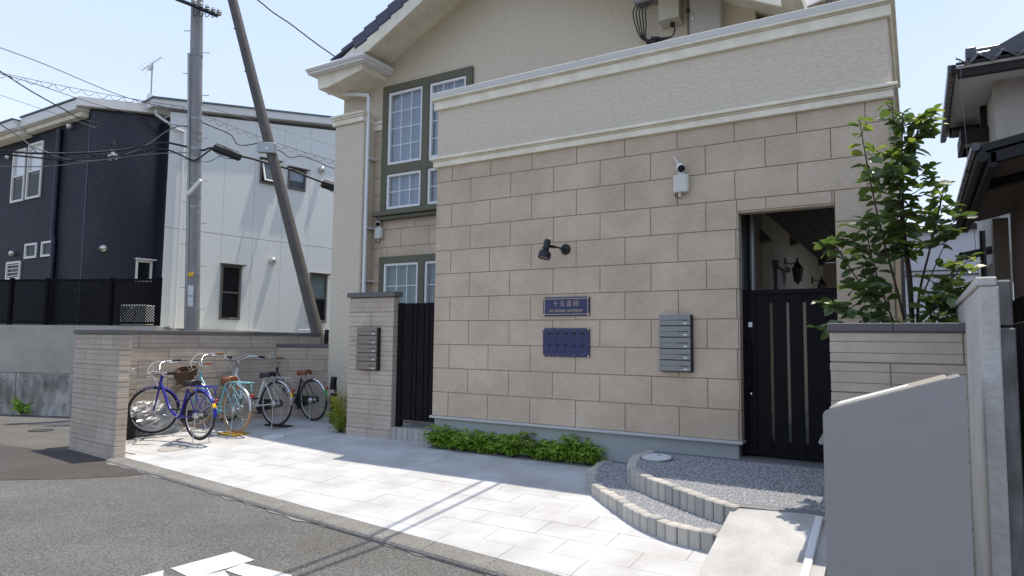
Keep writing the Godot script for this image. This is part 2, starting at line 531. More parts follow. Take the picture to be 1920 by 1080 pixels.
# a lattice window in the plane z: lights = [[x0, x1, y0, y1, columns, rows], ...]
func olive_window(parent: Node3D, z: float, outer: Rect2, lights: Array, cm: Material) -> void:
	var b := MB.new()
	var holes := []
	for l in lights: holes.append(Rect2(l[0], l[2], l[1] - l[0], l[3] - l[2]))
	for q in cut(outer, holes): b.box(V(q.position.x, q.position.y, z), V(q.end.x, q.end.y, z + 0.05), 0.003)
	var w := put("window", b, M.olive, parent)
	for l in lights:
		var s := MB.new()
		frame_rect(s, l[0], l[1], l[2], l[3], 0.045, z - 0.02, z + 0.03)
		put("sash", s, M.sash, w)
		var m := MB.new()
		for i in range(1, l[4]):
			var x: float = lerpf(l[0] + 0.045, l[1] - 0.045, float(i) / l[4])
			m.box(V(x - 0.006, l[2] + 0.045, z - 0.004), V(x + 0.006, l[3] - 0.045, z + 0.004))
		for i in range(1, l[5]):
			var y: float = lerpf(l[2] + 0.045, l[3] - 0.045, float(i) / l[5])
			m.box(V(l[0] + 0.045, y - 0.006, z - 0.0032), V(l[1] - 0.045, y + 0.006, z + 0.0032))
		put("muntin", m, M.muntin, w)
		var g := MB.new()
		g.quad(V(l[0] + 0.04, l[2] + 0.04, z + 0.008), V(l[1] - 0.04, l[2] + 0.04, z + 0.008), V(l[1] - 0.04, l[3] - 0.04, z + 0.008), V(l[0] + 0.04, l[3] - 0.04, z + 0.008))
		put("pane", g, M.glass, w)
		curtain(w, l[0] + 0.05, l[1] - 0.05, l[2] + 0.03, l[3] - 0.03, z - 0.06, cm)

func apartment() -> void:
	var a := thing("apartment_building", "beige panel clad apartment building with white mouldings and slate blue tiled gable", "building", V(-4, 0, -1))
	var b := MB.new()
	var door := Rect2(-1.532, 0.1, 0.899, 2.57)
	# front wall of the porch block
	for q in cut(Rect2(-5.375, 0.36, 5.215, 4.0), [door]):
		b.box(V(q.position.x, q.position.y, -0.13), V(q.end.x, q.end.y, 0.0))
	var fw := put("front_wall", b, M.panel_joint, a)
	panels(fw, Transform3D(Basis(), V(0, 0, 0)), Rect2(-5.375, 0.368, 5.215, 3.25), -5.123, 3.398, [door])
	panels(fw, axes(V(-1.532, 0, 0.012), V(0, 0, -1)), Rect2(0, 0.368, 0.14, 2.302), -0.3, 3.398, [])
	b = MB.new()
	b.box(V(-1.52, 2.656, -0.13), V(-0.64, 2.67, 0.0), 0.0)
	put("lintel_soffit", b, M.panel, fw)
	# right return wall
	b = MB.new(); b.box(V(-0.30, 0.0, -2.4), V(-0.16, 4.36, -0.13)); b.box(V(-0.30, 0, -0.13), V(-0.16, 0.36, -0.01))
	var sw := put("side_wall", b, M.panel_joint, a)
	panels(sw, axes(V(-0.16, 0, 0.0), V(0, 0, -1)), Rect2(0.0, 0.2, 2.4, 3.41), 0.06, 3.398, [])
	# stuccoed parapet
	b = MB.new(); b.box(V(-5.373, 3.70, 0.0), V(-0.15, 4.38, 0.016), 0.004); b.box(V(-0.159, 3.70, -2.4), V(-0.147, 4.38, 0.0), 0.0); b.box(V(-5.386, 3.70, -1.5), V(-5.376, 4.38, 0.0), 0.0)
	put("parapet", b, M.stucco, a)
	b = MB.new(); b.box(V(-5.37, 0.37, -1.5), V(-5.25, 4.36, -0.131)); put("left_return", b, M.panel_b, a)
	moulding("lower_cornice", a, -5.375, -0.16, 0.012, -1.5, -2.4, [[3.60, 3.672, 0.040], [3.674, 3.690, 0.052], [3.692, 3.725, 0.078]], M.trim)
	moulding("upper_cornice", a, -5.375, -0.16, 0.012, -1.5, -2.4, [[4.372, 4.482, 0.042], [4.484, 4.496, 0.055], [4.498, 4.525, 0.078]], M.trim)
	moulding("parapet_cap", a, -5.375, -0.16, 0.012, -1.5, -2.4, [[4.527, 4.605, 0.066]], M.cap_trim)
	# plinth and its ledge
	b = MB.new(); b.box(V(-5.355, -0.4, -0.125), V(-1.55, 0.335, -0.012), 0.004); put("foundation", b, M.foundation, a)
	b = MB.new(); b.box(V(-5.40, 0.337, -0.125), V(-1.505, 0.367, 0.045), 0.005); put("plinth_ledge", b, M.ledge, a)
	b = MB.new(); b.box(V(-0.66, -0.4, -0.125), V(-0.14, 0.335, -0.012), 0.004); put("foundation", b, M.foundation, a)
	b = MB.new(); b.box(V(-0.633, 0.337, -0.125), V(-0.12, 0.367, 0.045), 0.005); put("plinth_ledge", b, M.ledge, a)
	b = MB.new(); b.box(V(-5.25, 4.05, -1.55), V(-0.31, 4.16, -0.135)); put("porch_roof", b, M.foundation, a)
	# threshold
	b = MB.new(); b.box(V(-1.55, 0.02, -1.2), V(-0.64, 0.205, 0.0), 0.004); put("threshold", b, M.cap, a)
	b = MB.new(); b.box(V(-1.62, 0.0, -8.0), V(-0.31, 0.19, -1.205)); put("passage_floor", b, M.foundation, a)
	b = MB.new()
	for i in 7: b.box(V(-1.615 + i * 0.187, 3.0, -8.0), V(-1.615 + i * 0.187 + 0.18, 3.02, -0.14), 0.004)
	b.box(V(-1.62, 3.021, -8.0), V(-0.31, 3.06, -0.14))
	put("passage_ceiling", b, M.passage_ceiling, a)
	# inner wall of the passage with a door, a window hood and two small vents
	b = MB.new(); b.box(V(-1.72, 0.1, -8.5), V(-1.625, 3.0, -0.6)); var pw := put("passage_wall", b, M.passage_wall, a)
	b = MB.new(); b.box(V(-1.624, 0.2, -3.2), V(-1.575, 2.35, -2.5), 0.01); put("entrance_door", b, M.bronze_frame, pw)
	b = MB.new(); b.box(V(-1.62, 0.0, -8.2), V(-0.30, 3.0, -8.05)); put("rear_wall", b, M.passage_wall, a)
	b = MB.new(); b.box(V(-1.624, 2.36, -3.35), V(-1.54, 2.44, -2.4), 0.01); put("door_hood", b, M.bronze_frame, pw)
	for zy in [[-1.72, 2.58], [-3.96, 2.83], [-7.4, 2.88]]:
		b = MB.new(); b.prism(PackedVector2Array([Vector2(0, 0), Vector2(0.11, 0.02), Vector2(0.11, 0.06), Vector2(0, 0.16)]), -0.08, 0.08, Transform3D(Basis(), V(-1.624, zy[1], zy[0]))); put("vent_hood", b, M.bronze_frame, pw)
	b = MB.new(); b.tube([V(-1.50, 0.2, -0.55), V(-1.50, 2.99, -0.55)], 0.035, 10); put("downpipe", b, M.galv, pw)
	b = MB.new(); b.box(V(-1.62, 0.2, -0.62), V(-1.535, 3.0, -0.14)); put("door_post", b, M.black_metal, a)
	# ---- the two storey gable house behind
	var zg := -1.55
	b = MB.new()
	for q in Geometry2D.clip_polygons(PackedVector2Array([Vector2(-8.73, 4.93), Vector2(-1.62, 4.93), Vector2(-1.62, 6.0), Vector2(-5.2, 7.75), Vector2(-8.73, 5.95)]), PackedVector2Array([Vector2(-7.64, 4.8), Vector2(-6.005, 4.8), Vector2(-6.005, 5.545), Vector2(-7.64, 5.545)])):
		b.prism(q, zg - 0.2, zg)
	put("gable_wall", b, M.stucco, a)
	var wins := [Rect2(-7.755, 3.43, 1.86, 2.235), Rect2(-7.745, 1.35, 1.86, 1.362)]
	b = MB.new()
	for q in cut(Rect2(-8.73, 0, 7.1, 4.93), [Rect2(-7.64, 3.52, 1.635, 1.41), Rect2(-7.655, 1.5, 1.635, 1.1)]): b.box(V(q.position.x, q.position.y, zg - 0.2), V(q.end.x, q.end.y, zg - 0.012))
	var lw := put("lower_wall", b, M.panel_joint, a)
	panels(lw, Transform3D(Basis(), V(0, 0, zg - 0.012)), Rect2(-8.08, 0.36, 2.72, 4.57), -7.324, 4.698, wins)
	b = MB.new(); b.box(V(-8.73, 0, -9.0), V(-8.6, 5.95, zg - 0.2)); b.box(V(-1.75, 0, -9.0), V(-1.62, 5.95, zg - 0.2)); b.box(V(-8.6, 0, -9.0), V(-1.75, 7.2, -8.8)); put("rear_wall", b, M.stucco, a)
	b = MB.new(); b.box(V(-8.5, 0.5, zg - 0.9), V(-5.4, 5.6, zg - 0.8)); put("room_wall", b, M.dark_room, a)
	# floor band beside the pipe
	var band := MB.new()
	for q in cut(Rect2(-8.08, 4.925, 2.68, 0.155), [wins[0]]):
		band.box(V(q.position.x, 4.925, zg), V(q.end.x, 5.03, zg + 0.035), 0.006); band.box(V(q.position.x, 5.032, zg), V(q.end.x, 5.08, zg + 0.055), 0.006)
	put("floor_band", band, M.trim, a)
	olive_window(a, zg + 0.002, wins[0], [[-7.635, -6.89, 4.28, 5.54, 3, 4], [-6.745, -6.01, 4.28, 5.54, 3, 4], [-7.635, -6.89, 3.52, 4.12, 3, 2], [-6.755, -6.01, 3.52, 4.12, 3, 2]], M.curtain)
	olive_window(a, zg + 0.002, wins[1], [[-7.65, -6.905, 1.50, 2.60, 3, 3], [-6.775, -6.03, 1.50, 2.60, 3, 3]], M.curtain_green)
	b = MB.new(); b.box(V(-7.86, 3.40, zg), V(-5.8, 3.475, zg + 0.15), 0.012); b.box(V(-7.80, 3.335, zg), V(-5.85, 3.398, zg + 0.10), 0.012); put("window_sill", b, M.olive, a)
	# pilaster wing at the left
	b = MB.new(); b.box(V(-8.645, 0.36, zg), V(-7.965, 5.04, -1.28), 0.012); put("pilaster", b, M.stucco, a)
	b = MB.new(); b.box(V(-8.625, -0.2, zg), V(-7.985, 0.325, -1.295)); put("pilaster_base", b, M.foundation, a)
	b = MB.new(); b.box(V(-8.67, 0.327, zg), V(-7.94, 0.358, -1.245), 0.005); put("pilaster_ledge", b, M.ledge, a)
	b = MB.new()
	b.box(V(-8.685, 5.04, zg), V(-7.955, 5.13, -1.24), 0.008); b.box(V(-8.70, 5.132, zg), V(-7.94, 5.165, -1.222), 0.008); b.box(V(-8.72, 5.167, zg), V(-7.925, 5.215, -1.205), 0.01)
	put("pilaster_cap", b, M.trim, a)
	# roof: slab, verge board, verge tiles, eave return, pipe
	var s := 0.5
	var f := func(x: float) -> float: return 6.0 + s * (x + 8.30)
	b = MB.new()
	var slab := PackedVector2Array([Vector2(-8.75, f.call(-8.75) - 0.25), Vector2(-5.2, f.call(-5.2) - 0.25), Vector2(-1.0, f.call(-5.2) - 0.25 - 2.1), Vector2(-1.0, f.call(-5.2) - 2.22), Vector2(-5.2, f.call(-5.2) - 0.12), Vector2(-8.75, f.call(-8.75) - 0.12)])
	b.prism(slab, -9.4, zg - 0.21)
	for q in Geometry2D.clip_polygons(slab, PackedVector2Array([Vector2(-9.5, 5.0), Vector2(-7.5, 5.0), Vector2(-7.5, 5.99), Vector2(-9.5, 5.99)])):
		b.prism(q, zg - 0.21, -0.86)
	var roof := put("roof", b, M.trim, a)
	b = MB.new()
	b.prism(PackedVector2Array([Vector2(-7.47, 5.988), Vector2(-5.2, f.call(-5.2) - 0.43), Vector2(-5.2, f.call(-5.2) - 0.13), Vector2(-8.06, 5.988)]), -0.858, -0.81)
	put("verge_board", b, M.trim, roof)
	b = MB.new()
	b.prism(PackedVector2Array([Vector2(-5.2, f.call(-5.2) - 0.43), Vector2(-1.2, f.call(-5.2) - 2.43), Vector2(-1.2, f.call(-5.2) - 2.13), Vector2(-5.2, f.call(-5.2) - 0.13)]), -0.858, -0.81)
	put("verge_board", b, M.trim, roof)
	var ang := atan(s)
	for i in 13:
		var x := -8.30 + i * 0.25
		b = MB.new()
		var t := Transform3D(Basis(V(0, 0, 1), ang - 0.13), V(x, f.call(x) - 0.085, 0))
		b.box(V(0, [0.06, 0.02, -0.10][mini(i, 2)], -0.95), V(0.30, 0.115, -0.795), 0.018, t)
		b.box(V(0.0, 0.0, -9.4), V(0.30, 0.06, -0.952), 0.01, t)
		put("roof_tile", b, M.roof_tile, roof)
	b = MB.new()
	for i in 14:
		var x := -5.2 + i * 0.25
		b.box(V(0, 0, -9.4), V(0.30, 0.06, -0.8), 0.01, Transform3D(Basis(V(0, 0, 1), -ang), V(x, f.call(-5.2) - 0.1 - s * (x + 5.2), 0)))
	put("right_slope_tiles", b, M.roof_tile, roof)
	b = MB.new()
	b.box(V(-8.905, 5.905, zg + 0.0), V(-7.54, 5.985, -0.765), 0.028); b.box(V(-8.875, 5.865, zg), V(-7.57, 5.903, -0.80), 0.012)
	put("eave_return", b, M.white_trim, a)
	b = MB.new()
	b.prism(PackedVector2Array([Vector2(-8.76, 5.864), Vector2(-7.70, 5.864), Vector2(-7.72, 5.77), Vector2(-8.50, 5.62), Vector2(-8.72, 5.62)]), zg, -0.93)
	put("eave_soffit", b, M.trim, a)
	b = MB.new(); b.box(V(-8.93, 5.86, -9.4), V(-8.76, 5.99, zg - 0.01), 0.03); put("gutter", b, M.white_trim, a)
	b = MB.new()
	b.tube(smooth_path([V(-8.86, 5.83, -1.30), V(-8.86, 5.72, -1.30), V(-8.80, 5.69, -1.30), V(-7.99, 5.52, -1.345), V(-7.945, 5.49, -1.345), V(-7.935, 5.40, -1.345)], 4), 0.033, 10)
	b.tube([V(-7.935, 5.40, -1.345), V(-7.915, 0.05, -1.345)], 0.033, 12)
	for y in [4.4, 3.2, 2.3, 1.2]: b.box(V(-7.955, y, zg), V(-7.89, y + 0.03, -1.32), 0.004)
	put("downpipe", b, M.white_plastic, a)
	# upper storey right of the meter: recessed bay under a sloping soffit
	b = MB.new(); b.box(V(-1.62, 4.16, -3.2), V(-0.45, 6.4, -3.05)); put("bay_wall", b, M.stucco, a)
	b = MB.new()
	var q0 := V(-1.63, 5.30, -1.58)
	var q1 := V(-0.60, 5.516, -1.58)
	var up := V(0, 0.55, -1.45)
	b.quad(q0, q1, q1 + up, q0 + up); b.quad(q0 + V(0, 0.08, 0), q0 + up + V(0, 0.08, 0), q1 + up + V(0, 0.08, 0), q1 + V(0, 0.08, 0))
	b.quad(q0, q0 + V(0, 0.08, 0), q1 + V(0, 0.08, 0), q1); b.quad(q1, q1 + V(0, 0.08, 0), q1 + up + V(0, 0.08, 0), q1 + up)
	put("bay_soffit", b, M.trim, a)
	b = MB.new()
	b.prism(PackedVector2Array([Vector2(-1.66, 5.265), Vector2(-0.58, 5.49), Vector2(-0.58, 5.55), Vector2(-1.66, 5.325)]), -1.578, -1.53)
	put("bay_verge_board", b, M.white_trim, a)
	b = MB.new(); b.box(V(-0.62, 5.2, -2.2), V(-0.46, 5.8, -1.6)); put("bay_corner", b, M.stucco, a)
	b = MB.new(); b.tube([V(-0.78, 4.6, -1.60), V(-0.78, 6.0, -1.60)], 0.03, 8); put("downpipe", b, M.bronze_frame, a)

# ---------------------------------------------------------------- fittings on the building
func text(called: String, s: String, size: float, at: Vector3, m: Material, parent: Node3D, bold := false) -> void:
	var tm := TextMesh.new()
	var f := SystemFont.new()
	f.font_names = PackedStringArray(["Droid Sans"])
	if bold: f.font_weight = 700
	tm.font = f; tm.text = s; tm.font_size = 32; tm.pixel_size = size / 32.0; tm.depth = 0.0015
	var o := MeshInstance3D.new()
	o.mesh = tm; o.material_override = m; o.position = at - parent.position
	var q: Node = parent.get_parent()
	while q != self:
		o.position -= (q as Node3D).position
		q = q.get_parent()
	o.name = called
	parent.add_child(o, true)

func mailboxes(x0: float, x1: float, y0: float, y1: float, z: float, m: Material, label: String) -> void:
	var t := thing("mailbox_unit", label, "mailboxes", V(x0, y0, z), 0, "mailbox units by the gates")
	var b := MB.new()
	b.box(V(x0, y0, z), V(x1 - 0.004, y1, z + 0.055), 0.004)
	put("casing", b, M.black_metal, t)
	var h := (y1 - y0) / 5.0
	for i in 5:
		var y := y1 - i * h
		var d := MB.new()
		var p := PackedVector2Array()
		var r := 0.014
		p.append_array([Vector2(x0, y - 0.001), Vector2(x1 - 0.018, y - 0.001)])
		for k in 5:
			var a := -PI / 2 * k / 4.0
			p.append(Vector2(x1 - 0.018 - r + r * cos(a), y - h + 0.01 + r + r * sin(a)))
		for k in 5:
			var a := -PI / 2 - PI / 2 * k / 4.0
			p.append(Vector2(x0 + r + r * cos(a), y - h + 0.01 + r + r * sin(a)))
		var up := PackedVector2Array([Vector2(x0, y - 0.001), Vector2(x1 - 0.018, y - 0.001), Vector2(x1 - 0.018, y - h * 0.46), Vector2(x0, y - h * 0.46)])
		d.prism(up, z + 0.055, z + 0.072)
		var lo := Geometry2D.clip_polygons(p, PackedVector2Array([Vector2(x0 - 1, y + 1), Vector2(x1 + 1, y + 1), Vector2(x1 + 1, y - h * 0.48), Vector2(x0 - 1, y - h * 0.48)]))
		for q in lo: d.prism(q, z + 0.055, z + 0.068)
		var door := put("mailbox_door", d, m, t)
		var s := MB.new()
		s.box(V(x1 - 0.018 - (x1 - x0) * 0.36, y - h * 0.49, z + 0.068), V(x1 - 0.018 - (x1 - x0) * 0.07, y - h * 0.43, z + 0.0735))
		put("letter_slot", s, M.black_metal, door)
		var tg := MB.new()
		tg.box(V(x1 - 0.018 - (x1 - x0) * 0.21, y - h * 0.80, z + 0.068), V(x1 - 0.018 - (x1 - x0) * 0.10, y - h * 0.70, z + 0.0695))
		put("number_tag", tg, M.white_label, door)

func strokes(b: MB, o: Vector3, s: float, list: Array, w := 0.075) -> void:
	for q in list:
		var a := V(o.x + q[0] * s, o.y - q[1] * s, o.z)
		var c := V(o.x + q[2] * s, o.y - q[3] * s, o.z)
		var ww := w
		var d := (c - a).normalized()
		if absf(d.x) > absf(d.y): ww *= 0.55
		var n := V(-d.y, d.x, 0) * ww * s * 4.0
		b.quad(a - n, c - n, c + n, a + n)

func signs() -> void:
	var z := 0.012
	var t := thing("name_plate", "navy blue enamel name plate with gold border and gold lettering", "sign", V(-3.453, 1.626, z))
	var b := MB.new(); b.box(V(-3.75, 1.626, z), V(-3.156, 1.845, z + 0.022), 0.004); put("plate", b, M.navy_plate, t)
	b = MB.new()
	var w := 0.006
	frame_rect(b, -3.733, -3.173, 1.643, 1.828, w, z + 0.022, z + 0.0235, 0.0)
	put("border", b, M.gold, t)
	for p in [[-3.738, 1.638], [-3.168, 1.638], [-3.738, 1.833], [-3.168, 1.833]]:
		b = MB.new(); b.lathe([Vector2(0.0, 0.010), Vector2(0.010, 0.008), Vector2(0.013, 0.0)], 12, Transform3D(Basis(V(1, 0, 0), PI / 2), V(p[0], p[1], z + 0.0236))); put("screw_cap", b, M.gold, t)
	b = MB.new()
	var s := 0.0094
	var y := 1.806
	var zz := z + 0.0235
	strokes(b, V(-3.622, y, zz), s, [[0.6, 3.4, 7.4, 3.4], [4, 0.6, 4, 7.4]])
	strokes(b, V(-3.535, y, zz), s, [[1, 1, 7, 1], [3.9, 1, 2.9, 6.8], [1.4, 3.8, 6.2, 3.8], [6.0, 3.8, 5.6, 6.8], [0.6, 6.9, 7.4, 6.9]])
	strokes(b, V(-3.448, y, zz), s, [[6, 0.5, 2, 1.0], [0.8, 2.5, 7.2, 2.5], [4, 0.9, 4, 4.5], [4, 2.6, 0.8, 4.5], [4, 2.6, 7.2, 4.5], [2.2, 1.5, 2.8, 2.2], [5.8, 1.4, 5.2, 2.2], [1.8, 4.8, 6.2, 4.8], [1.8, 6.1, 6.2, 6.1], [1.8, 7.4, 6.2, 7.4], [1.8, 4.8, 1.8, 7.4], [4, 4.8, 4, 7.4], [6.2, 4.8, 6.2, 7.4]], 0.06)
	strokes(b, V(-3.361, y, zz), s, [[2.1, 0.5, 0.4, 2.2], [2.1, 0.5, 3.7, 2.0], [1.2, 2.3, 3.1, 2.3], [1.1, 3.1, 3.2, 3.1], [1.1, 4.0, 3.2, 4.0], [1.1, 4.9, 3.2, 4.9], [3.2, 3.1, 3.2, 4.9], [1.1, 3.1, 1.1, 7.2], [1.1, 7.2, 2.2, 6.4], [2.0, 5.0, 3.5, 7.2], [5.8, 0.4, 5.8, 1.3], [4.2, 1.5, 7.6, 1.5], [4.2, 1.5, 4.1, 2.3], [7.6, 1.5, 7.4, 2.3], [4.9, 2.5, 4.9, 7.4], [4.9, 2.5, 6.9, 2.5], [6.9, 2.5, 6.9, 4.3], [4.9, 4.3, 6.9, 4.3], [4.9, 5.2, 7.2, 5.2], [7.2, 5.2, 7.2, 7.4], [4.9, 7.4, 7.2, 7.4]], 0.055)
	put("gold_characters", b, M.gold, t)
	text("gold_lettering", "iDs ORIGINAL APARTMENT", 0.036, V(-3.453, 1.685, zz), M.gold, t)
	t = thing("intercom_panel", "navy blue ten button intercom panel below the name plate", "intercom", V(-3.453, 1.158, z))
	b = MB.new(); b.box(V(-3.75, 1.158, z), V(-3.155, 1.484, z + 0.024), 0.005); put("plate", b, M.navy_plate, t)
	for p in [[-3.738, 1.170], [-3.167, 1.170], [-3.738, 1.472], [-3.167, 1.472]]:
		b = MB.new(); b.lathe([Vector2(0.0, 0.010), Vector2(0.010, 0.008), Vector2(0.013, 0.0)], 12, Transform3D(Basis(V(1, 0, 0), PI / 2), V(p[0], p[1], z + 0.024))); put("screw_cap", b, M.gold, t)
	var letters := "ABCDE"
	for r in 2:
		for i in 5:
			var x := -3.665 + i * 0.1055
			var yy: float = 1.428 if r == 0 else 1.288
			b = MB.new()
			b.box(V(x - 0.022, yy - 0.016, z + 0.0235), V(x + 0.022, yy + 0.016, z + 0.0285), 0.002)
			for k in 3: b.box(V(x - 0.018, yy - 0.011 + k * 0.009, z + 0.0285), V(x + 0.018, yy - 0.007 + k * 0.009, z + 0.0295))
			put("speaker_grille", b, M.navy_dark, t)
			b = MB.new(); b.lathe([Vector2(0, 0.004), Vector2(0.011, 0.004), Vector2(0.013, 0.0)], 12, Transform3D(Basis(V(1, 0, 0), PI / 2), V(x - 0.006, yy - 0.068, z + 0.024))); put("call_button", b, M.navy_dark, t)
			text("room_number", "%d%s" % [2 - r, letters[i]], 0.024, V(x, 1.460 if r == 0 else 1.178, z + 0.0245), M.dim_print, t)

func wall_lamp() -> void:
	var t := thing("wall_spotlight", "black adjustable spotlight on an arm above the name plate", "wall lamp", V(-3.466, 2.40, 0.012))
	var b := MB.new()
	b.lathe([Vector2(0.0, 0.030), Vector2(0.05, 0.027), Vector2(0.062, 0.015), Vector2(0.062, 0.0)], 24, Transform3D(Basis(V(1, 0, 0), PI / 2), V(-3.466, 2.40, 0.012)))
	put("wall_rose", b, M.black_metal, t)
	b = MB.new(); b.tube([V(-3.466, 2.40, 0.04), V(-3.52, 2.41, 0.23)], 0.010, 8); b.tube([V(-3.512, 2.408, 0.20), V(-3.545, 2.41, 0.27)], 0.018, 10); put("arm", b, M.black_metal, t)
	var x := Transform3D(Basis(V(0, 0, 1), -0.10) * Basis(V(1, 0, 0), -0.22), V(-3.575, 2.40, 0.29))
	b = MB.new()
	b.lathe([Vector2(0, 0.085), Vector2(0.034, 0.085), Vector2(0.038, 0.078), Vector2(0.038, -0.03), Vector2(0.0, -0.03)], 20, x)
	put("lamp_body", b, M.black_metal, t)
	b = MB.new()
	b.lathe([Vector2(0.036, -0.035), Vector2(0.070, -0.075), Vector2(0.072, -0.085), Vector2(0.072, -0.135), Vector2(0.064, -0.135), Vector2(0.05, -0.07), Vector2(0.0, -0.05)], 28, x)
	put("lamp_shade", b, M.black_metal, t)
	b = MB.new()
	for i in 3:
		var a := TAU * i / 3.0 + 0.5
		b.tube([x * V(0.036 * cos(a), 0.0, 0.036 * sin(a)), x * V(0.058 * cos(a), -0.03, 0.058 * sin(a)), x * V(0.068 * cos(a), -0.082, 0.068 * sin(a))], 0.004, 6)
	put("yoke", b, M.black_metal, t)
	b = MB.new(); b.lathe([Vector2(0.0, -0.128), Vector2(0.063, -0.128)], 20, x); put("lens", b, M.glass, t)

func security_camera(x: float, y: float, z: float, label: String, antenna: bool) -> void:
	var t := thing("security_camera", label, "camera", V(x, y, z), 0, "security cameras on junction boxes")
	var b := MB.new(); b.box(V(x - 0.085, y, z), V(x + 0.075, y + 0.19, z + 0.075), 0.012); put("junction_box", b, M.beige_plastic, t)
	b = MB.new(); b.box(V(x - 0.070, y + 0.004, z + 0.075), V(x + 0.060, y + 0.186, z + 0.082), 0.006); put("box_lid", b, M.beige_plastic, t)
	b = MB.new(); b.lathe([Vector2(0.0, -0.05), Vector2(0.014, -0.045), Vector2(0.018, -0.02), Vector2(0.018, 0.0)], 12, Transform3D(Basis(), V(x - 0.02, y, z + 0.04))); put("cable_gland", b, M.beige_plastic, t)
	b = MB.new(); b.tube(smooth_path([V(x - 0.02, y - 0.045, z + 0.04), V(x - 0.05, y - 0.05, z + 0.05), V(x - 0.07, y - 0.02, z + 0.04), V(x - 0.072, y + 0.01, z + 0.01)], 4), 0.006, 6); put("cable", b, M.black_cable, t)
	b = MB.new(); b.lathe([Vector2(0.0, 0.05), Vector2(0.03, 0.04), Vector2(0.034, 0.0)], 16, Transform3D(Basis(), V(x - 0.005, y + 0.19, z + 0.04))); put("mount", b, M.white_plastic, t)
	var tf := Transform3D(Basis(V(0, 1, 0), 0.5) * Basis(V(1, 0, 0), PI / 2 + 0.45), V(x - 0.005, y + 0.265, z + 0.06))
	b = MB.new(); b.lathe([Vector2(0.0, -0.075), Vector2(0.025, -0.07), Vector2(0.042, -0.045), Vector2(0.045, 0.0), Vector2(0.045, 0.045), Vector2(0.040, 0.05)], 20, tf); put("camera_body", b, M.white_plastic, t)
	b = MB.new(); b.lathe([Vector2(0.040, 0.048), Vector2(0.032, 0.040), Vector2(0.018, 0.044), Vector2(0.0, 0.048)], 20, tf); put("lens", b, M.black_metal, t)
	if antenna:
		b = MB.new(); b.tube([V(x - 0.03, y + 0.30, z + 0.03), V(x - 0.085, y + 0.40, z + 0.02)], 0.007, 8); put("antenna", b, M.white_plastic, t)

func electrics() -> void:
	var zg := -1.55
	var t := thing("meter_box", "cream cable box on the upper wall with looping black cables", "cable box", V(-2.7, 5.52, zg))
	var b := MB.new()
	b.prism(PackedVector2Array([Vector2(0, 5.53), Vector2(0.2, 5.57), Vector2(0.2, 6.2), Vector2(0, 6.2)]), -0.27, 0.0, Transform3D(Basis(V(0, 0, 1), V(0, 1, 0), V(-1, 0, 0)), V(-2.80, 0, zg)))
	put("casing", b, M.cream_box, t)
	b = MB.new(); b.box(V(-3.16, 5.92, zg), V(-2.83, 6.2, zg + 0.16), 0.01); put("grey_casing", b, M.galv, t)
	b = MB.new()
	var lo := V(-2.95, 5.33, zg + 0.14)
	for i in 5:
		var dx := (i - 2) * 0.012
		b.tube(smooth_path([V(-3.13 + i * 0.055, 5.93, zg + 0.10), V(-3.17 + i * 0.045, 5.80, zg + 0.16), V(-3.13 + i * 0.035, 5.58, zg + 0.15), V(-3.02 + dx, 5.40, zg + 0.15), lo + V(0.06, 0.012 * (i - 2), 0.006 * i), V(-2.78, 5.325 + 0.008 * i, zg + 0.14), V(-2.64, 5.36, zg + 0.13), V(-2.61, 5.45, zg + 0.12), V(-2.645, 5.545, zg + 0.10)], 6), 0.0085, 6)
	put("cable_loop", b, M.black_cable, t)
	b = MB.new(); b.tube([lo + V(-0.03, 0.02, 0), lo + V(0.10, -0.01, 0.01)], 0.032, 10); b.tube([lo + V(0.03, 0.055, 0), lo + V(0.14, 0.03, 0.01)], 0.022, 10); put("cable_joint", b, M.black_cable, t)
	b = MB.new(); b.lathe([Vector2(0.03, -0.04), Vector2(0.034, 0.04)], 12, Transform3D(Basis(), V(-2.645, 5.545, zg + 0.10))); put("cable_gland", b, M.black_cable, t)
	t = thing("metering_cabinet", "tall grey wall cabinet with a small chrome latch", "cabinet", V(-2.2, 4.6, zg))
	b = MB.new(); b.box(V(-2.40, 4.6, zg), V(-1.995, 6.3, zg + 0.17), 0.005); put("casing", b, M.grey_cabinet, t)
	b = MB.new(); b.box(V(-2.385, 4.62, zg + 0.17), V(-2.003, 6.29, zg + 0.186), 0.006); put("cabinet_door", b, M.grey_cabinet, t)
	b = MB.new(); b.box(V(-2.362, 5.47, zg + 0.186), V(-2.337, 5.58, zg + 0.198), 0.004); put("latch", b, M.chrome, t)
	t = thing("conduit", "thin black conduit running up the wall beside the grey cabinet", "conduit", V(-2.412, 4.3, zg))
	b = MB.new(); b.tube([V(-2.412, 4.3, zg + 0.19), V(-2.412, 6.3, zg + 0.19)], 0.008, 8); put("pipe", b, M.black_cable, t)
	b = MB.new(); b.lathe([Vector2(0.0, -0.03), Vector2(0.022, -0.02), Vector2(0.022, 0.02), Vector2(0, 0.03)], 10, Transform3D(Basis(), V(-2.412, 5.62, zg + 0.19))); put("joint", b, M.black_cable, t)

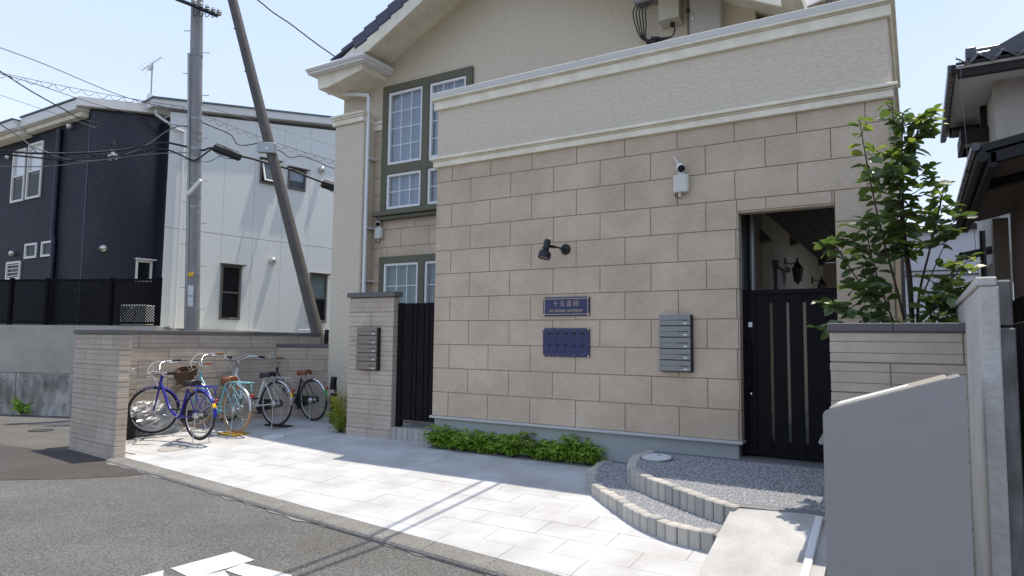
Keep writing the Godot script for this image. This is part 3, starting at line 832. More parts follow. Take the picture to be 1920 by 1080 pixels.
func lantern(z: float, y: float, label: String) -> void:
	var t := thing("wall_lantern", label, "lantern", V(-1.45, y, z), 0, "lanterns along the passage wall")
	var b := MB.new(); b.box(V(-1.622, y - 0.02, z - 0.045), V(-1.60, y + 0.12, z + 0.045), 0.006); put("wall_plate", b, M.black_metal, t)
	b = MB.new(); b.tube(smooth_path([V(-1.605, y + 0.06, z), V(-1.54, y + 0.03, z), V(-1.46, y + 0.06, z), V(-1.45, y + 0.10, z)], 5), 0.009, 8); put("bracket", b, M.black_metal, t)
	b = MB.new()
	b.lathe([Vector2(0.0, 0.12), Vector2(0.018, 0.10), Vector2(0.012, 0.06), Vector2(0.035, 0.03), Vector2(0.075, -0.03), Vector2(0.085, -0.035)], 6, Transform3D(Basis(), V(-1.45, y, z)))
	b.lathe([Vector2(0.045, -0.23), Vector2(0.02, -0.245), Vector2(0.012, -0.27), Vector2(0.0, -0.28)], 6, Transform3D(Basis(), V(-1.45, y, z)))
	for i in 6:
		var a := TAU * i / 6.0
		b.tube([V(-1.45 + 0.075 * cos(a), y - 0.035, z + 0.075 * sin(a)), V(-1.45 + 0.045 * cos(a), y - 0.232, z + 0.045 * sin(a))], 0.005, 5)
	put("lantern_frame", b, M.black_metal, t)
	b = MB.new(); b.lathe([Vector2(0.072, -0.036), Vector2(0.043, -0.23)], 6, Transform3D(Basis(), V(-1.45, y, z))); put("lantern_glass", b, M.lantern_glass, t)

func gates() -> void:
	# right gate across the passage
	var t := thing("entrance_gate", "tall black gate with slits across the passage by the step", "gate", V(-1.08, 0.22, -0.16))
	var b := MB.new()
	frame_rect(b, -1.528, -0.637, 0.23, 1.877, 0.05, -0.185, -0.14, 0.004)
	put("gate_frame", b, M.gate, t)
	var xs := [-1.477, -1.395, -1.250, -1.095, -0.940, -0.688]
	for i in xs.size() - 1:
		b = MB.new()
		var gl: float = 0.002 if i < 2 else 0.016
		var gr: float = 0.002 if i < 1 or i > 3 else 0.016
		b.box(V(xs[i] + gl, 0.28, -0.18), V(xs[i + 1] - gr, 1.827, -0.145), 0.004)
		put("gate_board", b, M.gate, t)
	b = MB.new(); b.box(V(-1.477, 1.745, -0.1795), V(-0.688, 1.827, -0.155)); b.box(V(-1.477, 0.28, -0.1795), V(-0.688, 0.37, -0.155)); put("gate_rail", b, M.gate, t)
	b = MB.new(); b.box(V(-1.47, 1.50, -0.1455), V(-1.43, 1.55, -0.138), 0.003); put("lock_plate", b, M.white_label, t)
	b = MB.new(); b.tube(smooth_path([V(-1.452, 0.86, -0.14), V(-1.452, 0.88, -0.10), V(-1.452, 0.95, -0.09), V(-1.452, 1.25, -0.09), V(-1.452, 1.32, -0.10), V(-1.452, 1.34, -0.14)], 4), 0.012, 8); put("gate_handle", b, M.gate, t)
	b = MB.new(); b.lathe([Vector2(0, 0.006), Vector2(0.010, 0.004), Vector2(0.012, 0)], 10, Transform3D(Basis(V(1, 0, 0), PI / 2), V(-1.452, 0.83, -0.144))); put("key_hole", b, M.chrome, t)
	# left gate beside the mailbox pillar
	t = thing("side_gate", "black boarded gate between the block pillar and the clad wall", "gate", V(-5.75, 0.17, -0.13))
	b = MB.new(); b.box(V(-6.075, 0.165, -0.155), V(-5.995, 1.83, -0.085), 0.006); put("gate_post", b, M.gate, t)
	b = MB.new(); b.box(V(-5.99, 0.33, -0.155), V(-5.392, 0.41, -0.125), 0.003); b.box(V(-5.99, 1.30, -0.155), V(-5.392, 1.38, -0.125), 0.003); b.box(V(-5.99, 1.72, -0.155), V(-5.392, 1.80, -0.125), 0.003); put("gate_rail", b, M.gate, t)
	var x := -5.988
	for w in [0.165, 0.068, 0.105, 0.072, 0.118]:
		b = MB.new(); b.box(V(x, 0.26, -0.123), V(x + w, 1.825, -0.095), 0.004); put("gate_board", b, M.gate, t)
		x += w + 0.013
	b = MB.new(); b.box(V(-6.0, 1.66, -0.094), V(-5.975, 1.69, -0.07), 0.003); put("hinge", b, M.gate, t)

# ---------------------------------------------------------------- split face block walls
func block_wall(parent: Node3D, t: Transform3D, length: float, y0: float, courses: int, thick: float, blk: float, first: float, two_faced := false) -> void:
	var mats := [M.block, M.block_b, M.block_c]
	var core := MB.new()
	core.box(V(0.008, y0, -thick + 0.008), V(length - 0.008, y0 + courses * 0.2, -0.010), 0.0, t)
	put("mortar_core", core, M.mortar, parent)
	var ribs := [[0.0, 0.0585], [0.060, 0.1345], [0.136, 0.192]]
	for c in courses:
		var x := -blk + (first if c % 2 == 0 else first + blk * 0.5)
		while x < length:
			var a := maxf(x, 0.0)
			var e := minf(x + blk, length)
			x += blk
			if e - a < 0.02: continue
			var b := MB.new()
			var yb := y0 + c * 0.2
			for r in ribs:
				var d := rng.randf() * 0.004
				var ea := 0.0 if a > 0.001 else rng.randf() * 0.005
				b.box(V(a + (0.004 if a > 0.001 else ea), yb + r[0] + 0.001, -thick), V(e - (0.004 if e < length - 0.001 else rng.randf() * 0.005), yb + r[1], -d), 0.0035, t)
			put("block", b, mats[rng.randi() % 3], parent)

func caps(parent: Node3D, t: Transform3D, x0: float, x1: float, y: float, z0: float, z1: float, h := 0.06, piece := 0.6) -> void:
	var x := x0
	while x < x1 - 0.01:
		var e := minf(x + piece, x1)
		if x1 - e < 0.15: e = x1
		var b := MB.new()
		b.box(V(x + 0.001, y, z0), V(e - 0.001, y + h, z1), 0.006, t)
		put("cap_stone", b, M.cap, parent)
		x = e

func block_walls() -> void:
	# L shaped wall round the bicycle stand
	var t := thing("block_wall", "grey beige split block wall with dark caps round the bicycles", "wall", V(-9.3, -0.2, 2.0))
	var dir := V(1.0, 0, 0.085).normalized()
	var f := axes(V(-9.93, 0, 2.14), dir)
	block_wall(t, f, 1.335, -0.24, 8, 0.14, 0.9, 0.35)
	caps(t, f, -0.02, 1.355, 1.362, -0.155, 0.02, 0.06, 1.4)
	var d2 := V(0.186, 0, -0.9825).normalized()
	# runs from the front piece to the rear corner; its face looks at the bicycles
	var g := Transform3D(Basis(d2, Vector3.UP, d2.cross(Vector3.UP).normalized()), V(-9.86, 0, 1.98))
	var s0 := 0.0
	var g2 := g.translated_local(V(s0, 0, 0))
	block_wall(t, g2, 3.65 - s0, -0.23, 8, 0.12, 0.86, 0.2)
	caps(t, g2, 0.0, 3.65 - s0, 1.372, -0.135, 0.015, 0.058, 1.2)
	# lower wall that closes the corner
	t = thing("low_block_wall", "lower block wall closing the corner behind the brown saddled bicycle", "wall", V(-9.0, 0, -1.0))
	var l := axes(V(-9.43, 0, -0.72), V(0.80, 0, -0.60))
	block_wall(t, l, 1.0, -0.02, 6, 0.12, 0.62, 0.3)
	caps(t, l, -0.02, 1.0, 1.185, -0.135, 0.02, 0.055, 1.2)
	t = thing("black_post", "thin black post standing at the end of the long block wall", "post", V(-9.15, 1.24, -1.7))
	var b := MB.new(); b.box(V(-9.18, 1.2, -1.74), V(-9.12, 1.50, -1.68), 0.005); b.box(V(-9.12, 1.30, -1.72), V(-8.7, 1.33, -1.70)); put("post", b, M.black_metal, t)
	# pillar with the mailboxes
	t = thing("mailbox_pillar", "pale split block pillar with dark cap carrying bronze mailboxes", "pillar", V(-6.48, 0, -0.05))
	var p := axes(V(-6.90, 0, 0.0), V(1, 0, 0))
	block_wall(t, p, 0.825, -0.09, 1, 0.125, 0.40, 0.39)
	var q := p.translated_local(V(0, 0.11, 0))
	block_wall(t, q, 0.825, 0.0, 9, 0.125, 0.84, 0.0)
	caps(t, p, -0.03, 0.86, 1.915, -0.15, 0.03, 0.07, 1.0)
	# planter at the right
	t = thing("block_planter", "block planter with dark cap beside the boundary wall", "planter", V(-0.12, -0.2, 1.8))
	p = axes(V(-0.515, 0, 1.9), V(1, 0, 0))
	block_wall(t, p, 0.78, -0.18, 8, 0.12, 0.8, 0.36)
	b = MB.new(); b.box(V(-0.515, -0.18, 0.6), V(-0.395, 1.42, 1.775)); put("planter_side", b, M.block, t)
	caps(t, p, -0.012, 0.79, 1.422, -0.13, 0.012, 0.058, 0.392)
	b = MB.new(); b.box(V(-0.517, 1.422, 0.6), V(-0.39, 1.478, 1.768), 0.004); put("cap_stone", b, M.cap, t)
	b = MB.new(); b.box(V(-0.39, 0.3, 0.6), V(0.25, 1.36, 1.775)); put("planter_soil", b, M.soil, t)

# ---------------------------------------------------------------- ground
func road_y(x: float) -> float:
	return lerpf(-0.20, -0.285, clampf((x + 9.8) / 7.8, 0.0, 1.0))

func curb_z(x: float) -> float:   # inner edge of the kerb
	return 2.165 + (x + 8.48) * 0.1015

func pave_y(z: float) -> float:
	return -0.08 * maxf(z, 0.0)

func ground() -> void:
	var b := MB.new()
	var xs := [-220.0, -60.0, -20.0, -9.8, -7.0, -4.5, -2.0, 20.0, 220.0]
	var zs := [-260.0, -60.0, -12.0, 12.0, 60.0, 260.0]
	for i in xs.size() - 1:
		for k in zs.size() - 1:
			var A := func(p: int, q: int) -> Vector3: return V(xs[p], road_y(xs[p]), zs[q])
			b.quad(A.call(i, k + 1), A.call(i + 1, k + 1), A.call(i + 1, k), A.call(i, k))
	struct("road", b, M.asphalt)
	# trench patches in the asphalt
	b = MB.new()
	var sheet := func(m: MB, pts: Array, lift: float) -> void:
		var pl := PackedVector2Array()
		for p in pts: pl.append(Vector2(p[0], p[1]))
		var ix := Geometry2D.triangulate_polygon(pl)
		for i in range(0, ix.size(), 3):
			var q := []
			for k in 3: q.append(V(pl[ix[i + k]].x, road_y(pl[ix[i + k]].x) + lift, pl[ix[i + k]].y))
			if (q[1] - q[0]).cross(q[2] - q[0]).y < 0: q = [q[0], q[2], q[1]]
			m.trin(q[0], q[1], q[2], V(0, 1, 0), V(0, 1, 0), V(0, 1, 0))
	sheet.call(b, [[-14.5, 2.95], [-10.16, 2.44], [-9.8, 2.2], [-8.62, 2.29], [-7.55, 2.44], [-7.60, 2.66], [-7.9, 3.05], [-9.2, 4.25], [-14.5, 5.3]], 0.004)
	struct("asphalt_patch", b, M.asphalt_brown)
	b = MB.new()
	sheet.call(b, [[-16.0, 1.2], [-9.9, 1.2], [-9.9, 2.05], [-10.2, 2.42], [-16.0, 3.05]], 0.0035)
	struct("asphalt_patch", b, M.asphalt_light)
	# sand drifted along the kerb foot
	b = MB.new()
	var e := []
	for i in 140:
		var x := -8.5 + i * 0.0506
		e.append([x, curb_z(x) + 0.185])
	for i in 140:
		var x := -8.5 + (139 - i) * 0.0506
		e.append([x, curb_z(x) + 0.188 + maxf(0.0, 0.022 * sin(x * 5.0) + 0.016 * sin(x * 17.0) + 0.02 * sin(x * 2.1) + 0.012 * rng.randf())])
	sheet.call(b, e, 0.006)
	struct("sand_line", b, M.sand)
	# painted road letters
	b = MB.new()
	for poly in [[[-4.452, 4.08], [-4.412, 3.614], [-4.128, 3.648], [-4.131, 3.735], [-4.147, 4.05], [-4.160, 4.116]],
			[[-4.131, 3.737], [-3.664, 3.702], [-3.654, 3.795], [-3.90, 3.90], [-4.113, 3.898]],
			[[-4.149, 4.05], [-4.115, 3.90], [-3.985, 3.955], [-3.86, 4.12], [-3.95, 4.35]],
			[[-4.467, 4.30], [-4.453, 4.127], [-4.31, 4.223], [-4.26, 4.5], [-4.42, 4.7]]]:
		sheet.call(b, poly, 0.004)
	struct("road_lettering", b, M.road_paint, "white painted road lettering at the bottom of the road")
	# pavement bed and its tiles
	var hole := PackedVector2Array([Vector2(-5.29, -0.05), Vector2(-3.05, -0.05), Vector2(-3.05, 0.21), Vector2(-5.29, 0.21)])
	var hole2 := PackedVector2Array([Vector2(-7.62, -0.62), Vector2(-6.905, -0.62), Vector2(-6.905, 0.0), Vector2(-7.25, 0.0), Vector2(-7.62, -0.35)])
	var bed := MB.new()
	for i in 24:
		var xa := -10.1 + i * 0.405
		var xb := xa + 0.405
		bed.quad(V(xa, -0.012, 0.0), V(xb, -0.012, 0.0), V(xb, -0.012, -2.0), V(xa, -0.012, -2.0))
		bed.quad(V(xa, pave_y(curb_z(xa)) - 0.012, curb_z(xa)), V(xb, pave_y(curb_z(xb)) - 0.012, curb_z(xb)), V(xb, -0.012, 0.0), V(xa, -0.012, 0.0))
	var pv := struct("pavement", bed, M.paving_joint, "pale granite paving in front of the building")
	var pm := [M.paving, M.paving_b, M.paving_c]
	var limit := PackedVector2Array([Vector2(-9.55, -1.5), Vector2(-1.0, -1.5), Vector2(-1.0, curb_z(-1.0)), Vector2(-8.5, curb_z(-8.5)), Vector2(-8.55, 2.0), Vector2(-9.9, 1.95)])
	var tilt := Transform3D(Basis(V(1, 0, 0), V(0, 0.08, -1.0).normalized(), V(0, 1, 0.08).normalized()), Vector3.ZERO)
	for r in range(-6, 11):
		for c in range(-1, 15):
			var x := -9.62 + c * 0.6 + (0.3 if posmod(r, 2) == 1 else 0.0) + 0.09
			var z := r * 0.29 - 0.115
			var z1 := z + 0.29
			# split the row that crosses the fold of the ground
			for part in [[z, minf(z1, 0.0)], [maxf(z, 0.0), z1]]:
				if part[1] - part[0] < 0.01: continue
				var g := 0.002
				var rect := PackedVector2Array([Vector2(x + g, part[0] + g), Vector2(x + 0.6 - g, part[0] + g), Vector2(x + 0.6 - g, part[1] - g), Vector2(x + g, part[1] - g)])
				for q in Geometry2D.intersect_polygons(rect, limit):
					var pieces := Geometry2D.clip_polygons(q, hole)
					if pieces.size() == 1: pieces = Geometry2D.clip_polygons(pieces[0], hole2)
					for w in pieces:
						if Geometry2D.is_polygon_clockwise(w) and pieces.size() > 1: continue
						var b2 := MB.new()
						var pl := PackedVector2Array()
						var up: bool = part[0] >= 0.0
						var lift := rng.randf() * 0.0012
						for p in w: pl.append(Vector2(p.x, -p.y * (sqrt(1.0 + 0.0064) if up else 1.0)))
						var tf := tilt if up else Transform3D(Basis(V(1, 0, 0), V(0, 0, -1), V(0, 1, 0)), Vector3.ZERO)
						b2.prism(pl, -0.011, lift, tf)
						put("paving_tile", b2, pm[rng.randi() % 3], pv)
	# soil of the planting beds
	b = MB.new(); b.box(V(-5.29, -0.3, -0.01), V(-3.05, -0.045, 0.21)); struct("planting_soil", b, M.soil)
	b = MB.new(); b.prism(PackedVector2Array([Vector2(-7.62, 0.62), Vector2(-6.905, 0.62), Vector2(-6.905, 0.0), Vector2(-7.25, 0.0), Vector2(-7.62, 0.35)]), -0.3, -0.03, Transform3D(Basis(V(1, 0, 0), V(0, 0, -1), V(0, 1, 0)), Vector3.ZERO)); struct("planting_soil", b, M.soil)
	# kerb blocks
	var kb := thing("kerb", "row of grey washed concrete kerb blocks along the pale paving", "kerb", V(-5, -0.25, 2.5))
	var x := -8.62
	while x < 0.6:
		var n := x + 0.6
		b = MB.new()
		var pa := V(x + 0.002, 0, curb_z(x))
		var pb := V(n - 0.002, 0, curb_z(n))
		var ya := pave_y(pa.z) - 0.002
		var yb := pave_y(pb.z) - 0.002
		var prof := [[0.0, 0.0], [0.15, -0.008], [0.178, -0.016], [0.19, -0.034], [0.19, -0.2], [0.0, -0.2]]
		for i in prof.size() - 1:
			b.quad(V(pa.x, ya + prof[i + 1][1], pa.z + prof[i + 1][0]), V(pb.x, yb + prof[i + 1][1], pb.z + prof[i + 1][0]), V(pb.x, yb + prof[i][1], pb.z + prof[i][0]), V(pa.x, ya + prof[i][1], pa.z + prof[i][0]))
		for s in [[pa, ya], [pb, yb]]:
			for i in range(1, prof.size() - 1):
				b.tri(V(s[0].x, s[1] + prof[0][1], s[0].z + prof[0][0]), V(s[0].x, s[1] + prof[i][1], s[0].z + prof[i][0]), V(s[0].x, s[1] + prof[i + 1][1], s[0].z + prof[i + 1][0]))
		put("kerb_block", b, M.curb, kb)
		x = n
	# lids
	lid(V(-7.74, pave_y(0.54), 0.54), 0.17, M.disc_white, "round white drain lid in the shaded paving near the pillar", "drain lids in the paving")
	lid(V(-8.40, pave_y(1.60), 1.60), 0.18, M.disc_stone, "round stone coloured drain lid in front of the blue bicycle", "drain lids in the paving")
	lid(V(-2.27, 0.188, 0.36), 0.155, M.disc_white, "round white drain lid set in the upper gravel step", "drain lids in the paving")
	var t := thing("manhole_cover", "small round rusty iron manhole cover in the side lane", "manhole cover", V(-12.1, -0.19, 1.52))
	b = MB.new(); b.lathe([Vector2(0.0, 0.008), Vector2(0.15, 0.008), Vector2(0.155, 0.004), Vector2(0.175, 0.005), Vector2(0.18, -0.02)], 28, Transform3D(Basis(), V(-12.1, -0.19, 1.52)))
	put("lid", b, M.iron, t)

func lid(at: Vector3, r: float, m: Material, label: String, group: String) -> void:
	var t := thing("drain_lid", label, "drain lid", at, 0, group)
	var tf := Transform3D(Basis(V(1, 0, 0), 0.08 if at.z > 0 else 0.0), at)
	var b := MB.new(); b.lathe([Vector2(0.0, 0.006), Vector2(r - 0.012, 0.006), Vector2(r - 0.010, 0.002)], 36, tf); put("lid", b, m, t)
	b = MB.new(); b.lathe([Vector2(r - 0.008, 0.002), Vector2(r - 0.006, 0.0055), Vector2(r, 0.0055), Vector2(r + 0.001, -0.01)], 36, tf); put("rim", b, M.galv, t)
	b = MB.new(); b.box(V(-0.02, 0.0, -r * 0.6), V(0.02, 0.0075, -r * 0.6 + 0.02), 0.0, tf); put("lifting_slot", b, M.iron, t)

func upper_y(z: float) -> float: return 0.2 - 0.045 * z
func lower_y(z: float) -> float: return 0.05 - 0.035 * z

func steps() -> void:
	var low := [V(-2.965, 0, 0.0), V(-2.985, 0, 0.225), V(-2.907, 0, 0.595), V(-2.773, 0, 0.93), V(-2.62, 0, 1.12), V(-2.453, 0, 1.29), V(-2.213, 0, 1.518), V(-1.971, 0, 1.729), V(-1.745, 0, 1.876), V(-1.505, 0, 1.963), V(-1.20, 0, 2.0)]
	var up := [V(-2.465, 0, 0.0), V(-2.524, 0, 0.29), V(-2.488, 0, 0.562), V(-2.385, 0, 0.84), V(-2.237, 0, 1.03), V(-1.99, 0, 1.235), V(-1.791, 0, 1.38), V(-1.568, 0, 1.525), V(-1.355, 0, 1.66), V(-1.20, 0, 1.72)]
	var gm := [M.granite, M.granite_b, M.granite_c]
	for which in 2:
		var path := smooth_path(low if which == 0 else up, 12)
		var t := thing("curved_step", "lower curved entrance step edged with upright granite setts" if which == 0 else "upper curved entrance step with gravel finish before the gate", "step", V(-2.0, 0, 0.8))
		var yf := lower_y if which == 0 else upper_y
		# walk along the curve in steps of one sett
		var d := 0.0
		var total := 0.0
		for i in path.size() - 1: total += path[i].distance_to(path[i + 1])
		var at := func(s: float) -> Vector3:
			var u := s
			for i in path.size() - 1:
				var l: float = path[i].distance_to(path[i + 1])
				if u <= l: return path[i].lerp(path[i + 1], u / l)
				u -= l
			return path[-1]
		while d < total - 0.03:
			var w := 0.094 + rng.randf() * 0.01
			var p: Vector3 = at.call(d)
			var q: Vector3 = at.call(minf(d + w, total))
			d += w
			var dir := (q - p).normalized()
			var c := (p + q) * 0.5
			var len := p.distance_to(q)
			var top: float = yf.call(c.z) + rng.randf_range(-0.004, 0.010)
			var x := axes(V(c.x, 0, c.z), -dir)
			x = Transform3D(Basis(dir, Vector3.UP, dir.cross(Vector3.UP).normalized()), V(c.x, 0, c.z))
			# outward is away from the wall corner
			var out := x.basis.z
			if out.dot(c - V(-1.2, 0, 0.0)) < 0: x.basis = Basis(-dir, Vector3.UP, -out)
			x.basis = x.basis * Basis(V(0, 1, 0), rng.randf_range(-0.04, 0.04))
			var b := MB.new()
			b.box(V(-len / 2 + 0.0035, -0.3, -0.095 + rng.randf_range(-0.008, 0.008)), V(len / 2 - 0.0035, top, rng.randf_range(-0.007, 0.006)), 0.010, x)
			put("granite_sett", b, gm[rng.randi() % 3], t)
		# gravel bed
		var b2 := MB.new()
		var poly := PackedVector2Array()
		for i in path.size(): poly.append(Vector2(path[i].x, path[i].z))
		if which == 0: poly.append_array([Vector2(-1.2, 0.0)])
		else: poly.append_array([Vector2(-1.24, 1.66), Vector2(-0.52, 1.58), Vector2(-0.52, -0.02), Vector2(-1.5, -0.02)])
		var ix := Geometry2D.triangulate_polygon(poly)
		for i in range(0, ix.size(), 3):
			var q := []
			for k in 3: q.append(V(poly[ix[i + k]].x, yf.call(poly[ix[i + k]].y) - 0.012, poly[ix[i + k]].y))
			if (q[1] - q[0]).cross(q[2] - q[0]).y < 0: q = [q[0], q[2], q[1]]
			b2.tri(q[0], q[1], q[2])
		put("gravel_bed", b2, M.gravel_bed, t)
		# the washed stones themselves
		var inner := Geometry2D.offset_polygon(poly, -0.09 if Geometry2D.is_polygon_clockwise(poly) == false else -0.09)
		var area: PackedVector2Array = inner[0] if inner.size() > 0 else poly
		var kinds := [M.pebble, M.pebble_pale, M.pebble_dark]
		for kind in 3:
			var st := MB.new()
			st.ball(Vector3.ZERO, V(1, 0.6, 0.75), 6, 4)
			var mm := MultiMesh.new()
			mm.transform_format = MultiMesh.TRANSFORM_3D
			mm.mesh = st.mesh()
			var list := []
			var want: int = [11000, 5200, 6500][kind]
			for i in want:
				var x := rng.randf_range(-3.0, -0.52)
				var z := rng.randf_range(0.0, 2.05)
				if not Geometry2D.is_point_in_polygon(Vector2(x, z), area): continue
				if which == 0 and Geometry2D.is_point_in_polygon(Vector2(x, z), PackedVector2Array([Vector2(-2.45, 0), Vector2(-2.5, 0.3), Vector2(-2.45, 0.6), Vector2(-2.2, 1.0), Vector2(-1.2, 1.7), Vector2(-1.2, 0)])): continue
				if which == 1 and Vector2(x + 2.27, z - 0.36).length() < 0.165: continue
				var r := rng.randf_range(0.0038, 0.0068)
				list.append(Transform3D(Basis(V(0, 1, 0), rng.randf() * TAU) * Basis(V(1, 0, 0), rng.randf_range(-0.4, 0.4)) * Basis().scaled(V(r, r, r)), V(x, yf.call(z) - 0.012 + r * 0.25, z) - t.position))
			mm.instance_count = list.size()
			for i in list.size(): mm.set_instance_transform(i, list[i])
			var o := MultiMeshInstance3D.new()
			o.multimesh = mm
			o.material_override = kinds[kind]
			o.name = "gravel" if kind == 0 else "gravel_%03d" % kind
			o.set_meta("kind", "stuff")
			t.add_child(o, true)
	# concrete ramp from the gravel down to the kerb
	var b := MB.new()
	var ry := func(z: float) -> float: return 0.112 - 0.245 * (z - 1.62)
	b.prism(PackedVector2Array([Vector2(1.60, -0.4), Vector2(1.60, 0.116), Vector2(3.06, ry.call(3.06)), Vector2(3.06, -0.4)]), 0.53, 1.235, Transform3D(Basis(V(0, 0, 1), V(0, 1, 0), V(-1, 0, 0)), Vector3.ZERO))
	struct("ramp", b, M.ramp, "smooth pale concrete ramp from the gravel step to the road")
	# granite step under the side gate
	var t := thing("gate_step", "low step of upright granite setts under the side gate", "step", V(-5.73, 0, 0))
	b = MB.new(); b.box(V(-6.07, -0.2, -1.5), V(-5.36, 0.158, -0.09), 0.0); put("step_slab", b, M.foundation, t)
	var x := -6.065
	while x < -5.42:
		b = MB.new(); b.box(V(x, -0.2, -0.088), V(x + 0.09, 0.158 + rng.randf() * 0.006, 0.004 + rng.randf() * 0.005), 0.007); put("granite_sett", b, gm[rng.randi() % 2], t)
		x += 0.095

# ---------------------------------------------------------------- bicycles; local x forward, y up, origin under the rear hub
func wheel(parent: Node3D, called: String, c: Vector3, yaw: float, tyre_m: Material, rim_m: Material) -> MeshInstance3D:
	var t := Transform3D(Basis(V(0, 1, 0), yaw), c)
	var b := MB.new(); b.torus(0.316, 0.0185, t, 48, 8); 
	var w := put(called, b, tyre_m, parent, true)
	b = MB.new(); b.torus(0.292, 0.010, t, 48, 6, 1.3); put("rim", b, rim_m, w, true)
	b = MB.new()
	for i in 28:
		var a := TAU * i / 28.0
		var side := 0.032 if i % 2 == 0 else -0.032
		var a2 := a + (0.9 if (i / 2) % 2 == 0 else -0.9)
		b.tube([t * V(0.022 * cos(a2), 0.022 * sin(a2), side), t * V(0.288 * cos(a), 0.288 * sin(a), 0)], 0.0014, 3, false)
	put("spokes", b, M.chrome, w, true)
	b = MB.new(); b.lathe([Vector2(0.0, -0.055), Vector2(0.012, -0.055), Vector2(0.012, -0.04), Vector2(0.026, -0.036), Vector2(0.026, -0.03), Vector2(0.016, -0.022), Vector2(0.016, 0.022), Vector2(0.026, 0.03), Vector2(0.026, 0.036), Vector2(0.012, 0.04), Vector2(0.012, 0.055), Vector2(0, 0.055)], 14, t * Transform3D(Basis(V(1, 0, 0), PI / 2), Vector3.ZERO)); put("hub", b, M.aluminium, w, true)
	return w

func fender(b: MB, c: Vector3, R: float, a0: float, a1: float, t: Transform3D) -> void:
	var k := 22
	for i in k:
		for j in 4:
			var P := []
			var N := []
			for q in [[i, j], [i + 1, j], [i + 1, j + 1], [i, j + 1]]:
				var a: float = lerpf(a0, a1, float(q[0]) / k)
				var s: float = lerpf(-1.0, 1.0, q[1] / 4.0)
				var r := R - 0.012 * s * s
				P.append(t * (V(cos(a) * r, sin(a) * r, s * 0.026)))
				N.append((t.basis * V(cos(a), sin(a), s * 0.7)).normalized())
			b.quadn(P[0], P[1], P[2], P[3], N[0], N[1], N[2], N[3])

